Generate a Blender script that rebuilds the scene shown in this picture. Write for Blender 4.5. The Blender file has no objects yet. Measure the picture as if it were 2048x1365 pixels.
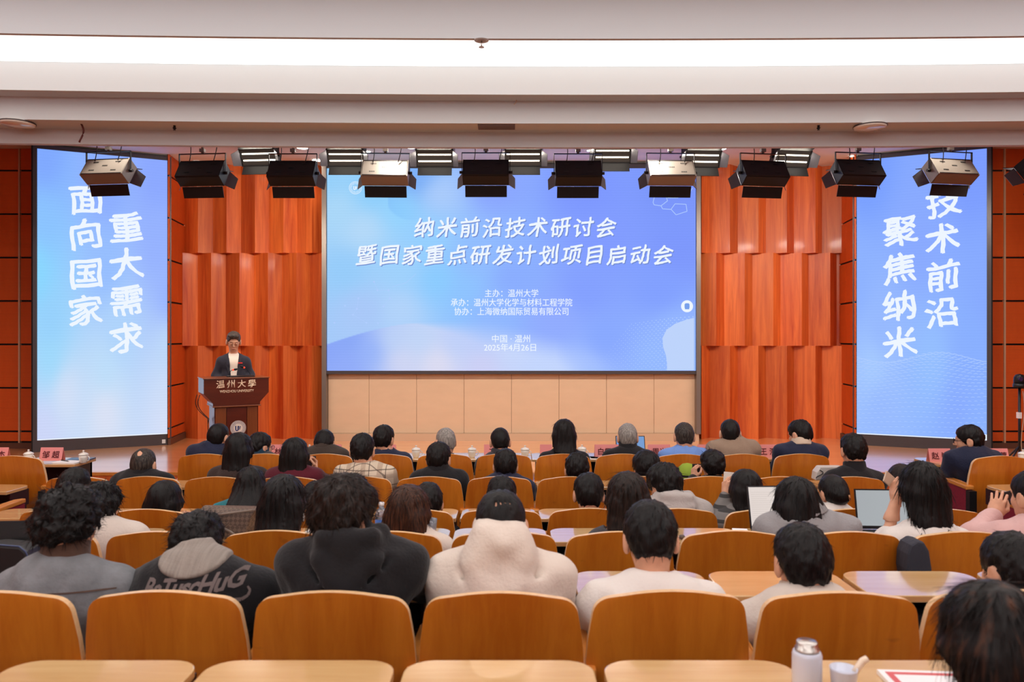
import bpy, bmesh, math, random
import numpy as np
from mathutils import Vector, Matrix, Euler
R = math.radians
SC = bpy.context.scene
COL = SC.collection
random.seed(7)
# ------------------------------------------------------------------ camera
F, CX, HY, EYE = 1500.0, 1024.0, 675.0, 1.95
def at(px, py, d):
    return Vector(((px - CX) * d / F, d, EYE - (py - HY) * d / F))
cam = bpy.data.cameras.new('camera'); camo = bpy.data.objects.new('camera', cam); COL.objects.link(camo)
cam.sensor_width = 36.0; cam.lens = 36.0 * F / 2048.0
cam.shift_y = -(682.5 - HY) / 2048.0
camo.location = (0, 0, EYE); camo.rotation_euler = (R(90), 0, 0)
cam.clip_start = .05; cam.clip_end = 100
cam.dof.use_dof = True; cam.dof.focus_distance = 8.5; cam.dof.aperture_fstop = 3.6
SC.camera = camo
# ------------------------------------------------------------------ world, exposure
w = bpy.data.worlds.new('world'); SC.world = w; w.use_nodes = True
w.node_tree.nodes['Background'].inputs[0].default_value = (.9, .85, .8, 1)
w.node_tree.nodes['Background'].inputs[1].default_value = .05
SC.view_settings.view_transform = 'Standard'
try: SC.view_settings.look = 'None'
except Exception: pass
SC.view_settings.exposure = 0.0; SC.view_settings.gamma = 1.0
SC.view_settings.use_curve_mapping = False
SC.cycles.use_denoising = True
SC.cycles.max_bounces = 6; SC.cycles.diffuse_bounces = 4; SC.cycles.glossy_bounces = 3
SC.cycles.sample_clamp_indirect = 6
SC.cycles.caustics_reflective = False; SC.cycles.caustics_refractive = False
STRIP_L = 1.9        # radiance of the ceiling light strips
HALL_L = 4.1         # radiance of the unseen fill strips added over the seats
STAGE_W = 24.0       # watts of one stage panel light
DOWN_W = 26.0        # watts of one stage downlight
# ------------------------------------------------------------------ colour / materials
def lin(c):
    c = c / 255.0
    return c / 12.92 if c <= .04045 else ((c + .055) / 1.055) ** 2.4
def C(r, g, b): return (lin(r), lin(g), lin(b), 1.0)
_M = {}
def mat(name, col, rough=.5, metal=0.0, emit=None, est=0.0, coat=0.0, spec=.5, bump=None, sheen=0.0, tone=None, alpha=None, trans=0.0):
    """bump=(scale xyz, strength); tone=(scale xyz, amount) = a little colour noise"""
    if name in _M: return _M[name]
    m = bpy.data.materials.new(name); m.use_nodes = True
    nt = m.node_tree; b = nt.nodes['Principled BSDF']
    b.inputs['Base Color'].default_value = col
    b.inputs['Roughness'].default_value = rough
    b.inputs['Metallic'].default_value = metal
    b.inputs['Specular IOR Level'].default_value = spec
    b.inputs['Coat Weight'].default_value = coat
    b.inputs['Coat Roughness'].default_value = .12
    b.inputs['Transmission Weight'].default_value = trans
    if sheen: b.inputs['Sheen Weight'].default_value = sheen
    if emit is not None:
        b.inputs['Emission Color'].default_value = emit; b.inputs['Emission Strength'].default_value = est
    if bump or tone:
        tc = nt.nodes.new('ShaderNodeTexCoord')
    if bump:
        mp = nt.nodes.new('ShaderNodeMapping'); mp.inputs['Scale'].default_value = bump[0]
        no = nt.nodes.new('ShaderNodeTexNoise'); no.inputs['Scale'].default_value = 1; no.inputs['Detail'].default_value = 3
        bu = nt.nodes.new('ShaderNodeBump'); bu.inputs['Strength'].default_value = bump[1]; bu.inputs['Distance'].default_value = .01
        nt.links.new(tc.outputs['Object'], mp.inputs[0]); nt.links.new(mp.outputs[0], no.inputs['Vector'])
        nt.links.new(no.outputs['Fac'], bu.inputs['Height']); nt.links.new(bu.outputs[0], b.inputs['Normal'])
    if tone:
        mp = nt.nodes.new('ShaderNodeMapping'); mp.inputs['Scale'].default_value = tone[0]
        no = nt.nodes.new('ShaderNodeTexNoise'); no.inputs['Scale'].default_value = 1; no.inputs['Detail'].default_value = 4
        mr = nt.nodes.new('ShaderNodeMapRange'); mr.inputs[1].default_value = .3; mr.inputs[2].default_value = .7
        mr.inputs[3].default_value = 1 - tone[1]; mr.inputs[4].default_value = 1 + tone[1]
        mx = nt.nodes.new('ShaderNodeMix'); mx.data_type = 'RGBA'; mx.blend_type = 'MULTIPLY'; mx.inputs[0].default_value = 1
        mx.inputs[6].default_value = col
        nt.links.new(tc.outputs['Object'], mp.inputs[0]); nt.links.new(mp.outputs[0], no.inputs['Vector'])
        nt.links.new(no.outputs['Fac'], mr.inputs[0]); nt.links.new(mr.outputs[0], mx.inputs[7])
        nt.links.new(mx.outputs[2], b.inputs['Base Color'])
    _M[name] = m
    return m

def wood(name, c1, c2, grain=(30, 30, 1.2), rough=.35, coat=0.0, rand=.0, rings=6.0, smudge=False, lines=None, bump=.06, cior=1.5, crough=.1):
    """veneer: long streaky noise between two tones, a tone per object, fine pores"""
    if name in _M: return _M[name]
    m = bpy.data.materials.new(name); m.use_nodes = True
    nt = m.node_tree; N = nt.nodes.new; L = nt.links.new
    b = nt.nodes['Principled BSDF']; b.inputs['Roughness'].default_value = rough
    b.inputs['Coat Weight'].default_value = coat; b.inputs['Coat Roughness'].default_value = crough; b.inputs['Coat IOR'].default_value = cior
    tc = N('ShaderNodeTexCoord'); oi = N('ShaderNodeObjectInfo')
    off = N('ShaderNodeVectorMath'); off.operation = 'SCALE'; L(oi.outputs['Random'], off.inputs['Scale']); off.inputs[0].default_value = (13, 7, 29)
    add = N('ShaderNodeVectorMath'); add.operation = 'ADD'; L(tc.outputs['Object'], add.inputs[0]); L(off.outputs[0], add.inputs[1])
    mp = N('ShaderNodeMapping'); mp.inputs['Scale'].default_value = grain; L(add.outputs[0], mp.inputs[0])
    n1 = N('ShaderNodeTexNoise'); n1.inputs['Scale'].default_value = 1; n1.inputs['Detail'].default_value = 6; n1.inputs['Roughness'].default_value = .65; n1.inputs['Distortion'].default_value = .6
    L(mp.outputs[0], n1.inputs['Vector'])
    mp2 = N('ShaderNodeMapping'); mp2.inputs['Scale'].default_value = tuple(g * .18 for g in grain); L(add.outputs[0], mp2.inputs[0])
    n2 = N('ShaderNodeTexNoise'); n2.inputs['Scale'].default_value = 1; n2.inputs['Detail'].default_value = 3; L(mp2.outputs[0], n2.inputs['Vector'])
    mixn = N('ShaderNodeMix'); mixn.inputs[0].default_value = .5; L(n1.outputs['Fac'], mixn.inputs[2]); L(n2.outputs['Fac'], mixn.inputs[3])
    mr = N('ShaderNodeMapRange'); mr.inputs[1].default_value = .36; mr.inputs[2].default_value = .64; L(mixn.outputs[0], mr.inputs[0])
    cm = N('ShaderNodeMix'); cm.data_type = 'RGBA'; cm.inputs[6].default_value = c1; cm.inputs[7].default_value = c2; L(mr.outputs[0], cm.inputs[0])
    col = cm.outputs[2]
    if rand:
        rr = N('ShaderNodeMapRange'); rr.inputs[3].default_value = 1 - rand; rr.inputs[4].default_value = 1 + rand; L(oi.outputs['Random'], rr.inputs[0])
        mu = N('ShaderNodeMix'); mu.data_type = 'RGBA'; mu.blend_type = 'MULTIPLY'; mu.inputs[0].default_value = 1
        L(col, mu.inputs[6]); L(rr.outputs[0], mu.inputs[7]); col = mu.outputs[2]
    if smudge:   # scuffs rubbed into the lacquer near the top of the back
        ms = N('ShaderNodeMapping'); ms.inputs['Scale'].default_value = (9, 9, 13); L(add.outputs[0], ms.inputs[0])
        ns = N('ShaderNodeTexNoise'); ns.inputs['Scale'].default_value = 1; ns.inputs['Detail'].default_value = 5; L(ms.outputs[0], ns.inputs['Vector'])
        rs = N('ShaderNodeMapRange'); rs.inputs[1].default_value = .68; rs.inputs[2].default_value = .8; rs.inputs[3].default_value = 0; rs.inputs[4].default_value = .5; L(ns.outputs['Fac'], rs.inputs[0])
        mu = N('ShaderNodeMix'); mu.data_type = 'RGBA'; mu.inputs[7].default_value = C(90, 50, 20)
        L(rs.outputs[0], mu.inputs[0]); L(col, mu.inputs[6]); col = mu.outputs[2]
    h = n1.outputs['Fac']
    if lines:    # grooved acoustic board: fine horizontal grooves
        sp = N('ShaderNodeSeparateXYZ'); L(tc.outputs['Object'], sp.inputs[0])
        ml = N('ShaderNodeMath'); ml.operation = 'MULTIPLY'; ml.inputs[1].default_value = lines; L(sp.outputs['Z'], ml.inputs[0])
        fr = N('ShaderNodeMath'); fr.operation = 'FRACT'; L(ml.outputs[0], fr.inputs[0])
        lt = N('ShaderNodeMath'); lt.operation = 'LESS_THAN'; lt.inputs[1].default_value = .16; L(fr.outputs[0], lt.inputs[0])
        mu = N('ShaderNodeMix'); mu.data_type = 'RGBA'; mu.inputs[7].default_value = tuple(c * .45 for c in c1[:3]) + (1,)
        L(lt.outputs[0], mu.inputs[0]); L(col, mu.inputs[6]); col = mu.outputs[2]
    L(col, b.inputs['Base Color'])
    bu = N('ShaderNodeBump'); bu.inputs['Strength'].default_value = bump; bu.inputs['Distance'].default_value = .004
    L(h, bu.inputs['Height']); L(bu.outputs[0], b.inputs['Normal'])
    _M[name] = m
    return m

m_ply = wood('chair_plywood', C(180, 94, 16), C(208, 124, 34), grain=(22, 22, 1.6), rough=.38, coat=.25, rand=.07, smudge=True)
m_plyedge = mat('plywood_edge', C(226, 186, 140), .35, tone=((60, 60, 60), .08))
m_desk = wood('desk_laminate', C(214, 168, 110), C(230, 190, 134), grain=(2.5, 30, 30), rough=.2, coat=1.0, rand=.04, bump=0.0, cior=2.3, crough=.05)
m_deskedge = mat('desk_edge', C(205, 150, 95), .4)
m_red = mat('maroon_fabric', C(128, 8, 38), .85, bump=((300, 300, 300), .3), tone=((120, 120, 120), .2))
m_darkred = mat('dark_maroon_board', C(48, 12, 14), .5)
m_arm = wood('armrest_wood', C(196, 118, 48), C(216, 142, 66), grain=(20, 3, 20), rough=.3, coat=.4)
m_steel = mat('dark_steel', C(40, 38, 42), .4, metal=.6)
m_panel = wood('stage_veneer', C(164, 54, 14), C(222, 116, 52), grain=(14, 14, .8), rough=.42, coat=.12, rand=.18)
m_acou = wood('acoustic_board', C(206, 84, 24), C(218, 94, 30), grain=(6, 6, 2), rough=.5, rand=.05, lines=42)
m_black = mat('black_gap', C(16, 10, 10), .8)
m_alu = mat('aluminium_strip', C(206, 178, 150), .35, metal=.25)
m_skirt = mat('brown_skirting', C(92, 62, 50), .45)
m_white = mat('ceiling_plaster', C(210, 215, 219), .85, bump=((6, 6, 6), .03))
m_stageceil = mat('stage_ceiling_plaster', C(226, 218, 214), .85)
m_floor = wood('stage_floorboards', C(222, 142, 84), C(236, 164, 106), grain=(2, 30, 2), rough=.3, coat=1.0, rand=.06, bump=.02, cior=1.55, crough=.14)
m_hallfloor = mat('hall_floor', C(120, 74, 58), .45, tone=((3, 3, 3), .1))
m_beige = mat('beige_fabric_panel', C(206, 178, 150), .8, bump=((220, 220, 220), .12), tone=((3, 3, 8), .03))
m_lamp = mat('light_strip', (1, 1, 1, 1), .5, emit=(1.0, .95, .88, 1), est=STRIP_L)
m_lamp2 = mat('hall_fill_strip', (1, 1, 1, 1), .5, emit=(1.0, .975, .95, 1), est=HALL_L)
m_tube = mat('stage_tube', (1, 1, 1, 1), .5, emit=(1.0, .88, .70, 1), est=3.0)
m_down = mat('downlight_glow', (1, 1, 1, 1), .5, emit=(1.0, .93, .84, 1), est=12.0)
m_fix = mat('black_lamp_housing', C(24, 23, 28), .45, metal=.3)
m_fixlit = mat('lit_lamp_housing', C(150, 142, 134), .38, metal=.2)  # backs under the downlights: their brightness painted into a paler colour
m_blk = mat('black_plastic', C(22, 22, 25), .4)
m_frame = mat('screen_frame', C(74, 68, 72), .4, metal=.35)
m_porc = mat('white_porcelain', C(232, 226, 216), .15, coat=.6)
m_paper = mat('white_paper', C(236, 234, 236), .7)
m_card = mat('pink_card', C(226, 140, 138), .7)
m_ink = mat('dark_red_ink', C(92, 12, 24), .7)
m_chrome = mat('chrome', C(200, 194, 188), .3, metal=1.0)

# ------------------------------------------------------------------ mesh builder
class MB:
    def __init__(s): s.v = []; s.f = []; s.mi = []; s.sm = []
    def add(s, vs, fs, mi=0, smooth=False):
        o = len(s.v); s.v += [tuple(v) for v in vs]
        for f in fs: s.f.append(tuple(i + o for i in f)); s.mi.append(mi); s.sm.append(smooth)
        return s
    def box(s, lo, hi, mi=0, rot=None, piv=None):
        (a, b, c), (d, e, g) = lo, hi
        vs = [Vector(v) for v in ((a, b, c), (d, b, c), (d, e, c), (a, e, c), (a, b, g), (d, b, g), (d, e, g), (a, e, g))]
        if rot is not None:
            p = Vector(piv) if piv is not None else Vector(((a + d) / 2, (b + e) / 2, (c + g) / 2))
            vs = [p + rot @ (v - p) for v in vs]
        return s.add(vs, [(0, 3, 2, 1), (4, 5, 6, 7), (0, 1, 5, 4), (1, 2, 6, 5), (2, 3, 7, 6), (3, 0, 4, 7)], mi)
    def prism(s, pts, vec, mi=0, side_mi=None, smooth=False):
        """closed polygon pts (3-D, counter-clockwise seen from -vec's far side) swept by vec"""
        n = len(pts); vec = Vector(vec); a = [Vector(p) for p in pts]; b = [p + vec for p in a]
        s.add(a + b, [tuple(range(n - 1, -1, -1)), tuple(range(n, 2 * n))], mi)
        o = len(s.v) - 2 * n
        for i in range(n):
            j = (i + 1) % n
            s.f.append((o + i, o + j, o + n + j, o + n + i)); s.mi.append(mi if side_mi is None else side_mi); s.sm.append(smooth)
        return s
    def tube(s, pts, r, n=8, mi=0, cap=True):
        P = [Vector(p) for p in pts]; rs = r if isinstance(r, (list, tuple)) else [r] * len(P)
        rings = []; up = Vector((0, 0, 1))
        for i, p in enumerate(P):
            t = (P[min(i + 1, len(P) - 1)] - P[max(i - 1, 0)])
            if t.length < 1e-9: t = Vector((0, 0, 1))
            t.normalize()
            ref = up if abs(t.dot(up)) < .95 else Vector((1, 0, 0))
            x = t.cross(ref).normalized(); y = t.cross(x)
            rings.append([p + (x * math.cos(2 * math.pi * k / n) + y * math.sin(2 * math.pi * k / n)) * rs[i] for k in range(n)])
        vs = [v for r_ in rings for v in r_]; fs = []
        for i in range(len(P) - 1):
            for k in range(n):
                fs.append((i * n + k, i * n + (k + 1) % n, (i + 1) * n + (k + 1) % n, (i + 1) * n + k))
        s.add(vs, fs, mi, True)
        if cap:
            s.add(rings[0], [tuple(range(n))], mi); s.add(rings[-1], [tuple(range(n - 1, -1, -1))], mi)
        return s
    def lathe(s, prof, n=24, mi=0, c=(0, 0, 0), close=True):
        vs = []; fs = []
        for r, z in prof:
            vs += [(c[0] + r * math.cos(2 * math.pi * k / n), c[1] + r * math.sin(2 * math.pi * k / n), c[2] + z) for k in range(n)]
        for i in range(len(prof) - 1):
            for k in range(n):
                fs.append((i * n + k, i * n + (k + 1) % n, (i + 1) * n + (k + 1) % n, (i + 1) * n + k))
        s.add(vs, fs, mi, True)
        if close:
            s.add(vs[:n], [tuple(range(n - 1, -1, -1))], mi); s.add(vs[-n:], [tuple(range(n))], mi)
        return s
    def mesh(s, name, mats, bevel=0, seg=2):
        me = bpy.data.meshes.new(name); me.from_pydata(s.v, [], s.f)
        for m in (mats if isinstance(mats, (list, tuple)) else [mats]): me.materials.append(m)
        me.polygons.foreach_set('material_index', s.mi); me.polygons.foreach_set('use_smooth', s.sm)
        bm = bmesh.new(); bm.from_mesh(me); bmesh.ops.remove_doubles(bm, verts=bm.verts, dist=1e-6)
        bmesh.ops.recalc_face_normals(bm, faces=bm.faces)
        if bevel:
            es = [e for e in bm.edges if len(e.link_faces) == 2 and e.calc_face_angle(0) > R(40)]
            bmesh.ops.bevel(bm, geom=es, offset=bevel, segments=seg, affect='EDGES', profile=.6, clamp_overlap=True)
        bm.to_mesh(me); bm.free(); me.update()
        return me
    def build(s, name, mats, parent=None, bevel=0, seg=2):
        return link(name, s.mesh(name, mats, bevel, seg), parent)

def link(name, data, parent=None):
    o = bpy.data.objects.new(name, data); COL.objects.link(o)
    if parent is not None: o.parent = parent
    return o
def empty(name, loc=(0, 0, 0), rz=0.0, parent=None):
    o = bpy.data.objects.new(name, None); COL.objects.link(o); o.location = loc; o.rotation_euler = (0, 0, rz)
    o.empty_display_size = .1
    if parent is not None: o.parent = parent
    return o
def tag(o, label=None, cat=None, group=None, kind=None):
    if label: o['label'] = label
    if cat: o['category'] = cat
    if group: o['group'] = group
    if kind: o['kind'] = kind
    return o
def struct(o): o['kind'] = 'structure'; return o
def copy_tree(o, parent=None):
    c = o.copy(); COL.objects.link(c)
    if parent is not None: c.parent = parent
    for ch in list(o.children): copy_tree(ch, c)
    return c

def glyphs(text, size, mat_, parent, name, loc=(0, 0, 0), align='CENTER', bold=0.0, slant=0.0, rise=0.0, rough=0.0, depth=.002, seed=1, font_res=3, space=1.0, double=0.0):
    """text in the local XZ plane facing -Y, as one mesh; rise/rough give a brushed hand"""
    cu = bpy.data.curves.new(name, 'FONT'); cu.body = text; cu.size = size; cu.align_x = align; cu.align_y = 'CENTER'
    cu.offset = bold * size; cu.extrude = 0; cu.resolution_u = font_res; cu.space_character = space
    to = bpy.data.objects.new('tmp_text', cu); COL.objects.link(to)
    dg = bpy.context.evaluated_depsgraph_get(); dg.update()
    me = bpy.data.meshes.new_from_object(to.evaluated_get(dg))
    bpy.data.objects.remove(to); bpy.data.curves.remove(cu)
    if rough:
        bm = bmesh.new(); bm.from_mesh(me)
        bmesh.ops.subdivide_edges(bm, edges=[e for e in bm.edges if e.is_boundary and e.calc_length() > size * .07], cuts=3)
        bm.to_mesh(me); bm.free()
    n = len(me.vertices); co = np.empty(n * 3); me.vertices.foreach_get('co', co); co = co.reshape(-1, 3)
    x, y = co[:, 0].copy(), co[:, 1].copy()
    if rough:
        ph = seed * 1.7; k = 6.28 / size
        x += size * rough * (np.sin(y * k * 1.3 + ph) * .9 + np.sin(y * k * 4.1 + x * k * 2.3 + ph * 3) * .35)
        y += size * rough * (np.sin(x * k * 1.1 + ph * 2) * .8 + np.sin(x * k * 5.3 + y * k * 3.1 + ph) * .35)
    x2 = x + slant * y; y2 = y + rise * x if rough else y
    out = np.stack([x2, np.zeros(n), y2], 1)
    me.vertices.foreach_set('co', out.astype(np.float32).ravel()); me.update()
    me.materials.clear(); me.materials.append(mat_)
    bm = bmesh.new(); bm.from_mesh(me); bmesh.ops.recalc_face_normals(bm, faces=bm.faces)
    for f in bm.faces:
        if f.normal.y > 0: f.normal_flip()
    if depth:
        g = bmesh.ops.extrude_face_region(bm, geom=bm.faces[:])
        bmesh.ops.translate(bm, verts=[e for e in g['geom'] if isinstance(e, bmesh.types.BMVert)], vec=(0, -depth, 0))
    bm.to_mesh(me); bm.free()
    if double:      # a second pass of the brush thickens the strokes
        bm = bmesh.new(); bm.from_mesh(me); g = bmesh.ops.duplicate(bm, geom=bm.faces[:])
        bmesh.ops.translate(bm, verts=[e for e in g['geom'] if isinstance(e, bmesh.types.BMVert)], vec=(double * size, 0, -.5 * double * size))
        if rough:
            g = bmesh.ops.duplicate(bm, geom=g['geom']); bmesh.ops.translate(bm, verts=[e for e in g['geom'] if isinstance(e, bmesh.types.BMVert)], vec=(-.5 * double * size, 0, double * size))
        bm.to_mesh(me); bm.free()
    o = link(name, me, parent); o.location = loc
    return o
# ================================================================== THE SETTING
ZS = EYE - 1.69            # stage floor
ST_FRONT, ST_BACK = 9.39, 12.6
def arc(x): return -((x - .7) ** 2) / 210.0
XS = [-9.3 + 18.6 * i / 24 for i in range(25)]
def extrude_profile(name, prof, mats, kind='structure', closed=False, mi=None):
    """(depth, height above the eye) profile swept along the slightly curved ceiling line"""
    b = MB(); n = len(prof)
    for x in XS: b.v += [(x, d + arc(x), EYE + z) for d, z in prof]
    for i in range(len(XS) - 1):
        for k in range(n if closed else n - 1):
            k2 = (k + 1) % n
            b.f.append((i * n + k, i * n + k2, (i + 1) * n + k2, (i + 1) * n + k)); b.mi.append(mi[k] if mi else 0); b.sm.append(False)
    if closed:
        b.f.append(tuple(range(n))); b.mi.append(0); b.sm.append(False)
        o = (len(XS) - 1) * n; b.f.append(tuple(range(o + n - 1, o - 1, -1))); b.mi.append(0); b.sm.append(False)
    o = b.build(name, mats); tag(o, kind=kind); return o
ceil = MB()
ceil.box((-9.3, -9.2, EYE + 2.95), (9.3, 6.3, EYE + 3.05))
tag(ceil.build('ceiling', m_white), kind='structure')
extrude_profile('trim_1', [(6.15, 2.95), (6.15, 2.45), (6.19, 2.45), (6.19, 2.62), (7.2, 2.62), (7.2, 2.95)], m_white, closed=True)       # fascia and coffer lid
extrude_profile('trim_2', [(7.2, 2.95), (7.2, 2.33), (7.4, 2.33), (7.4, 2.11), (7.73, 2.11), (7.73, 1.96), (7.80, 1.96), (7.80, 2.95)], m_white, closed=True)  # stepped proscenium beam
tag(MB().box((-9.3, 7.75, EYE + 2.87), (9.3, 13.2, EYE + 2.97)).build('ceiling_stage', m_stageceil), kind='structure')
# light strips: the one in view lies in the coffer, the others are unseen, added to brighten the seats
o = extrude_profile('ceiling_light_strip', [(6.20, 2.60), (7.195, 2.60)], m_lamp, kind=None)
tag(o, 'long glowing white light strip recessed across the whole ceiling above the audience', 'light')
for i, y in enumerate((4.2, 1.0, -2.4, -5.4, -8.0)):
    o = MB().box((-8.8, y, EYE + 2.90), (8.8, y + 1.0, EYE + 2.945)).build('ceiling_light_strip', m_lamp2)
    tag(o, 'unseen ceiling light strip added over the seats, %s' % ('nearest to the fascia', 'just in front of the camera', 'just behind the camera', 'in the middle of the rear hall', 'at the rear wall')[i], 'light')
# floors
fl = MB(); fl.box((-9.3, -9.2, -.2), (9.3, 13.2, 0)); tag(fl.build('floor', m_hallfloor), kind='structure')
FLOOR = {'E': 0.0, 'D': 0.0, 'C': 0.007, 'B': .147, 'A': .247, 'Z': .35}
for nm, y0, y1, z in (('floor_step_1', 2.62, 3.72, FLOOR['B']), ('floor_step_2', 1.50, 2.62, FLOOR['A']), ('floor_step_3', -9.2, 1.50, FLOOR['Z'])):
    tag(MB().box((-9.3, y0, 0.001), (9.3, y1, z)).build(nm, m_hallfloor), kind='structure')
st = MB(); st.box((-9.3, ST_FRONT, 0.001), (9.3, 13.2, ZS))
tag(st.build('floor_stage', m_floor), kind='structure')
fa = tag(MB().box((-9.3, ST_FRONT - .02, 0.0), (9.3, ST_FRONT, ZS - .03)).build('wall_stage_front', m_black), kind='structure')
for k in range(16):
    x0 = -9.3 + k * 1.1625
    MB().box((x0 + .004, ST_FRONT - .035, .01), (x0 + 1.158, ST_FRONT - .018, ZS - .035)).build('wall_panel', m_panel, fa)
tag(MB().box((-9.3, ST_FRONT - .045, ZS - .035), (9.3, ST_FRONT + .03, ZS + .004)).build('trim_stage_edge', m_arm), kind='structure')
# outer room shell
for nm, lo, hi in (('wall_west', (-9.4, -9.2, -.2), (-9.3, 13.2, EYE + 3)), ('wall_east', (9.3, -9.2, -.2), (9.4, 13.2, EYE + 3)),
                   ('wall_rear', (-9.4, -9.3, -.2), (9.4, -9.2, EYE + 3)), ('wall_back', (-9.4, 13.0, -.2), (9.4, 13.1, EYE + 3))):
    tag(MB().box(lo, hi).build(nm, m_black if nm == 'wall_back' else m_white if nm == 'wall_rear' else m_acou), kind='structure')
# ---- grooved acoustic board walls either side, and their returns beside the screens
SEAMS = [ZS + .085] + [EYE + 2.523 - .661 * k for k in range(6, -1, -1)] + [EYE + 2.87]
for side, s in (('left', -1), ('right', 1)):
    wl = tag(MB().box((min(s * 9.3, s * 6.9), 11.43, ZS), (max(s * 9.3, s * 6.9), 11.5, EYE + 2.87)).build('wall_' + side, m_black), kind='structure')
    for k in range(len(SEAMS) - 1):
        for a, b in ((7.26, 7.47), (7.50, 8.4), (8.42, 9.3)):
            MB().box((min(s * a, s * b), 11.40, SEAMS[k] + .026), (max(s * a, s * b), 11.432, SEAMS[k + 1] - .002)).build('wall_panel', m_acou, wl)
    MB().box((s * 7.485 - .012, 11.385, ZS + .085), (s * 7.485 + .012, 11.43, EYE + 2.87)).build('metal_strip', m_alu, wl)
    tag(MB().box((min(s * 9.3, s * 7.1), 11.37, ZS), (max(s * 9.3, s * 7.1), 11.43, ZS + .085)).build('baseboard_' + side, m_skirt), kind='structure')
    # return wall from the screen's inner edge back to the folded veneer
    A, B = Vector((s * 5.40, 11.75, 0)), Vector((s * 5.525, 12.62, 0))
    dv = (B - A).normalized(); nv = Vector((-dv.y * s, dv.x * s, 0)) * -1
    if nv.x * s > 0: nv = -nv
    ang = math.atan2(dv.y, dv.x)
    rw = empty('wall_return_' + side, A, ang); tag(rw, kind='structure')
    L_ = (B - A).length; sgn = 1 if (Matrix.Rotation(-ang, 3, 'Z') @ nv).y > 0 else -1
    for k in range(len(SEAMS) - 1):
        for a, b in ((0, .45), (.458, L_)):
            MB().box((a, min(0, sgn * .03), SEAMS[k] + .026), (b, max(0, sgn * .03), SEAMS[k + 1] - .002)).build('wall_panel', m_acou, rw)
    MB().box((0, min(0, sgn * .01), ZS), (L_, max(0, sgn * .01), EYE + 2.87)).build('wall_backing', m_black, rw)
    MB().box((0, min(0, sgn * .05), ZS), (L_, max(0, sgn * .05), ZS + .1)).build('skirting', m_skirt, rw)
# ---- folded veneer walls: three tiers of triangular columns
TZ = [EYE + 2.87, EYE + 1.403, EYE - .143, ZS]
def folded_wall(name, tiers, x0, x1):
    root = empty(name); tag(root, kind='structure')
    for t, first in enumerate(tiers):
        xs = []; p = first
        while p > x0: p -= 56.2
        while p < x1 + 60:
            xs.append((p, 1)); xs.append((p + 21.5, 0)); p += 56.2       # narrow face from ridge back to valley
        for (a, ra), (b, rb) in zip(xs[:-1], xs[1:]):
            ca, cb = max(a, x0), min(b, x1)
            if cb - ca < 1: continue
            fy = lambda q: 12.60 - .17 * (ra + (rb - ra) * (q - a) / (b - a))
            X = lambda q: (q - CX) * 12.6 / F
            za, zb = TZ[t + 1], TZ[t]
            pts = [(X(ca), 12.68, za), (X(ca), fy(ca), za), (X(cb), fy(cb), za), (X(cb), 12.68, za)]
            MB().prism(pts, (0, 0, zb - za)).build('wood_panel', m_panel, root)
folded_wall('wall_back_left', (404.5, 374, 404), 368, 650)
folded_wall('wall_back_right', (1454, 1427, 1454), 1397, 1680)
# ---- beige panels and steel kick strip under the main screen
XW = lambda px, d=12.3: (px - CX) * d / F
bw = empty('wall_back_centre'); tag(bw, kind='structure')
MB().box((XW(650), 12.36, ZS), (XW(1396), 12.5, EYE + 2.87)).build('wall_backing', m_black, bw)
edges = [656] + [738 + 95 * k for k in range(7)] + [1390]
for a, b in zip(edges[:-1], edges[1:]):
    MB().box((XW(a) + .002, 12.30, EYE - 192 * 12.3 / F), (XW(b) - .002, 12.37, EYE - 72 * 12.3 / F)).build('wall_panel', m_beige, bw, bevel=.004, seg=1)
tag(MB().box((XW(652), 12.2, ZS), (XW(1395), 12.32, ZS + .115)).build('baseboard_back', m_alu), kind='structure')

# ================================================================== SCREENS
def attr_mat(name, strength):
    m = bpy.data.materials.new(name); m.use_nodes = True; nt = m.node_tree
    for n in list(nt.nodes): nt.nodes.remove(n)
    out = nt.nodes.new('ShaderNodeOutputMaterial'); e = nt.nodes.new('ShaderNodeEmission'); a = nt.nodes.new('ShaderNodeAttribute')
    a.attribute_name = 'picture'; e.inputs[1].default_value = strength
    tc = nt.nodes.new('ShaderNodeTexCoord'); sp = nt.nodes.new('ShaderNodeSeparateXYZ')      # faint LED rows
    w_ = nt.nodes.new('ShaderNodeMath'); w_.operation = 'SINE'; ml = nt.nodes.new('ShaderNodeMath'); ml.operation = 'MULTIPLY'; ml.inputs[1].default_value = 150
    mr = nt.nodes.new('ShaderNodeMapRange'); mr.inputs[1].default_value = -1; mr.inputs[3].default_value = .985; mr.inputs[4].default_value = 1.015
    mx = nt.nodes.new('ShaderNodeMix'); mx.data_type = 'RGBA'; mx.blend_type = 'MULTIPLY'; mx.inputs[0].default_value = 1
    L = nt.links.new
    L(tc.outputs['Object'], sp.inputs[0]); L(sp.outputs['Z'], ml.inputs[0]); L(ml.outputs[0], w_.inputs[0]); L(w_.outputs[0], mr.inputs[0])
    L(a.outputs['Color'], mx.inputs[6]); L(mr.outputs[0], mx.inputs[7]); L(mx.outputs[2], e.inputs[0]); L(e.outputs[0], out.inputs[0])
    return m
m_led = attr_mat('led_picture', 1.0)
m_ledtext = mat('led_lettering', (0, 0, 0, 1), .6, emit=C(238, 246, 255), est=1.0, spec=0)
m_ledsoft = mat('led_soft_lines', (0, 0, 0, 1), .6, emit=C(178, 206, 255), est=1.0, spec=0)
m_ledblue = mat('led_blue', (0, 0, 0, 1), .6, emit=C(120, 160, 235), est=1.0, spec=0)
m_ledshadow = mat('led_text_shadow', (0, 0, 0, 1), .6, emit=C(110, 135, 205), est=1.0, spec=0)
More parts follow.
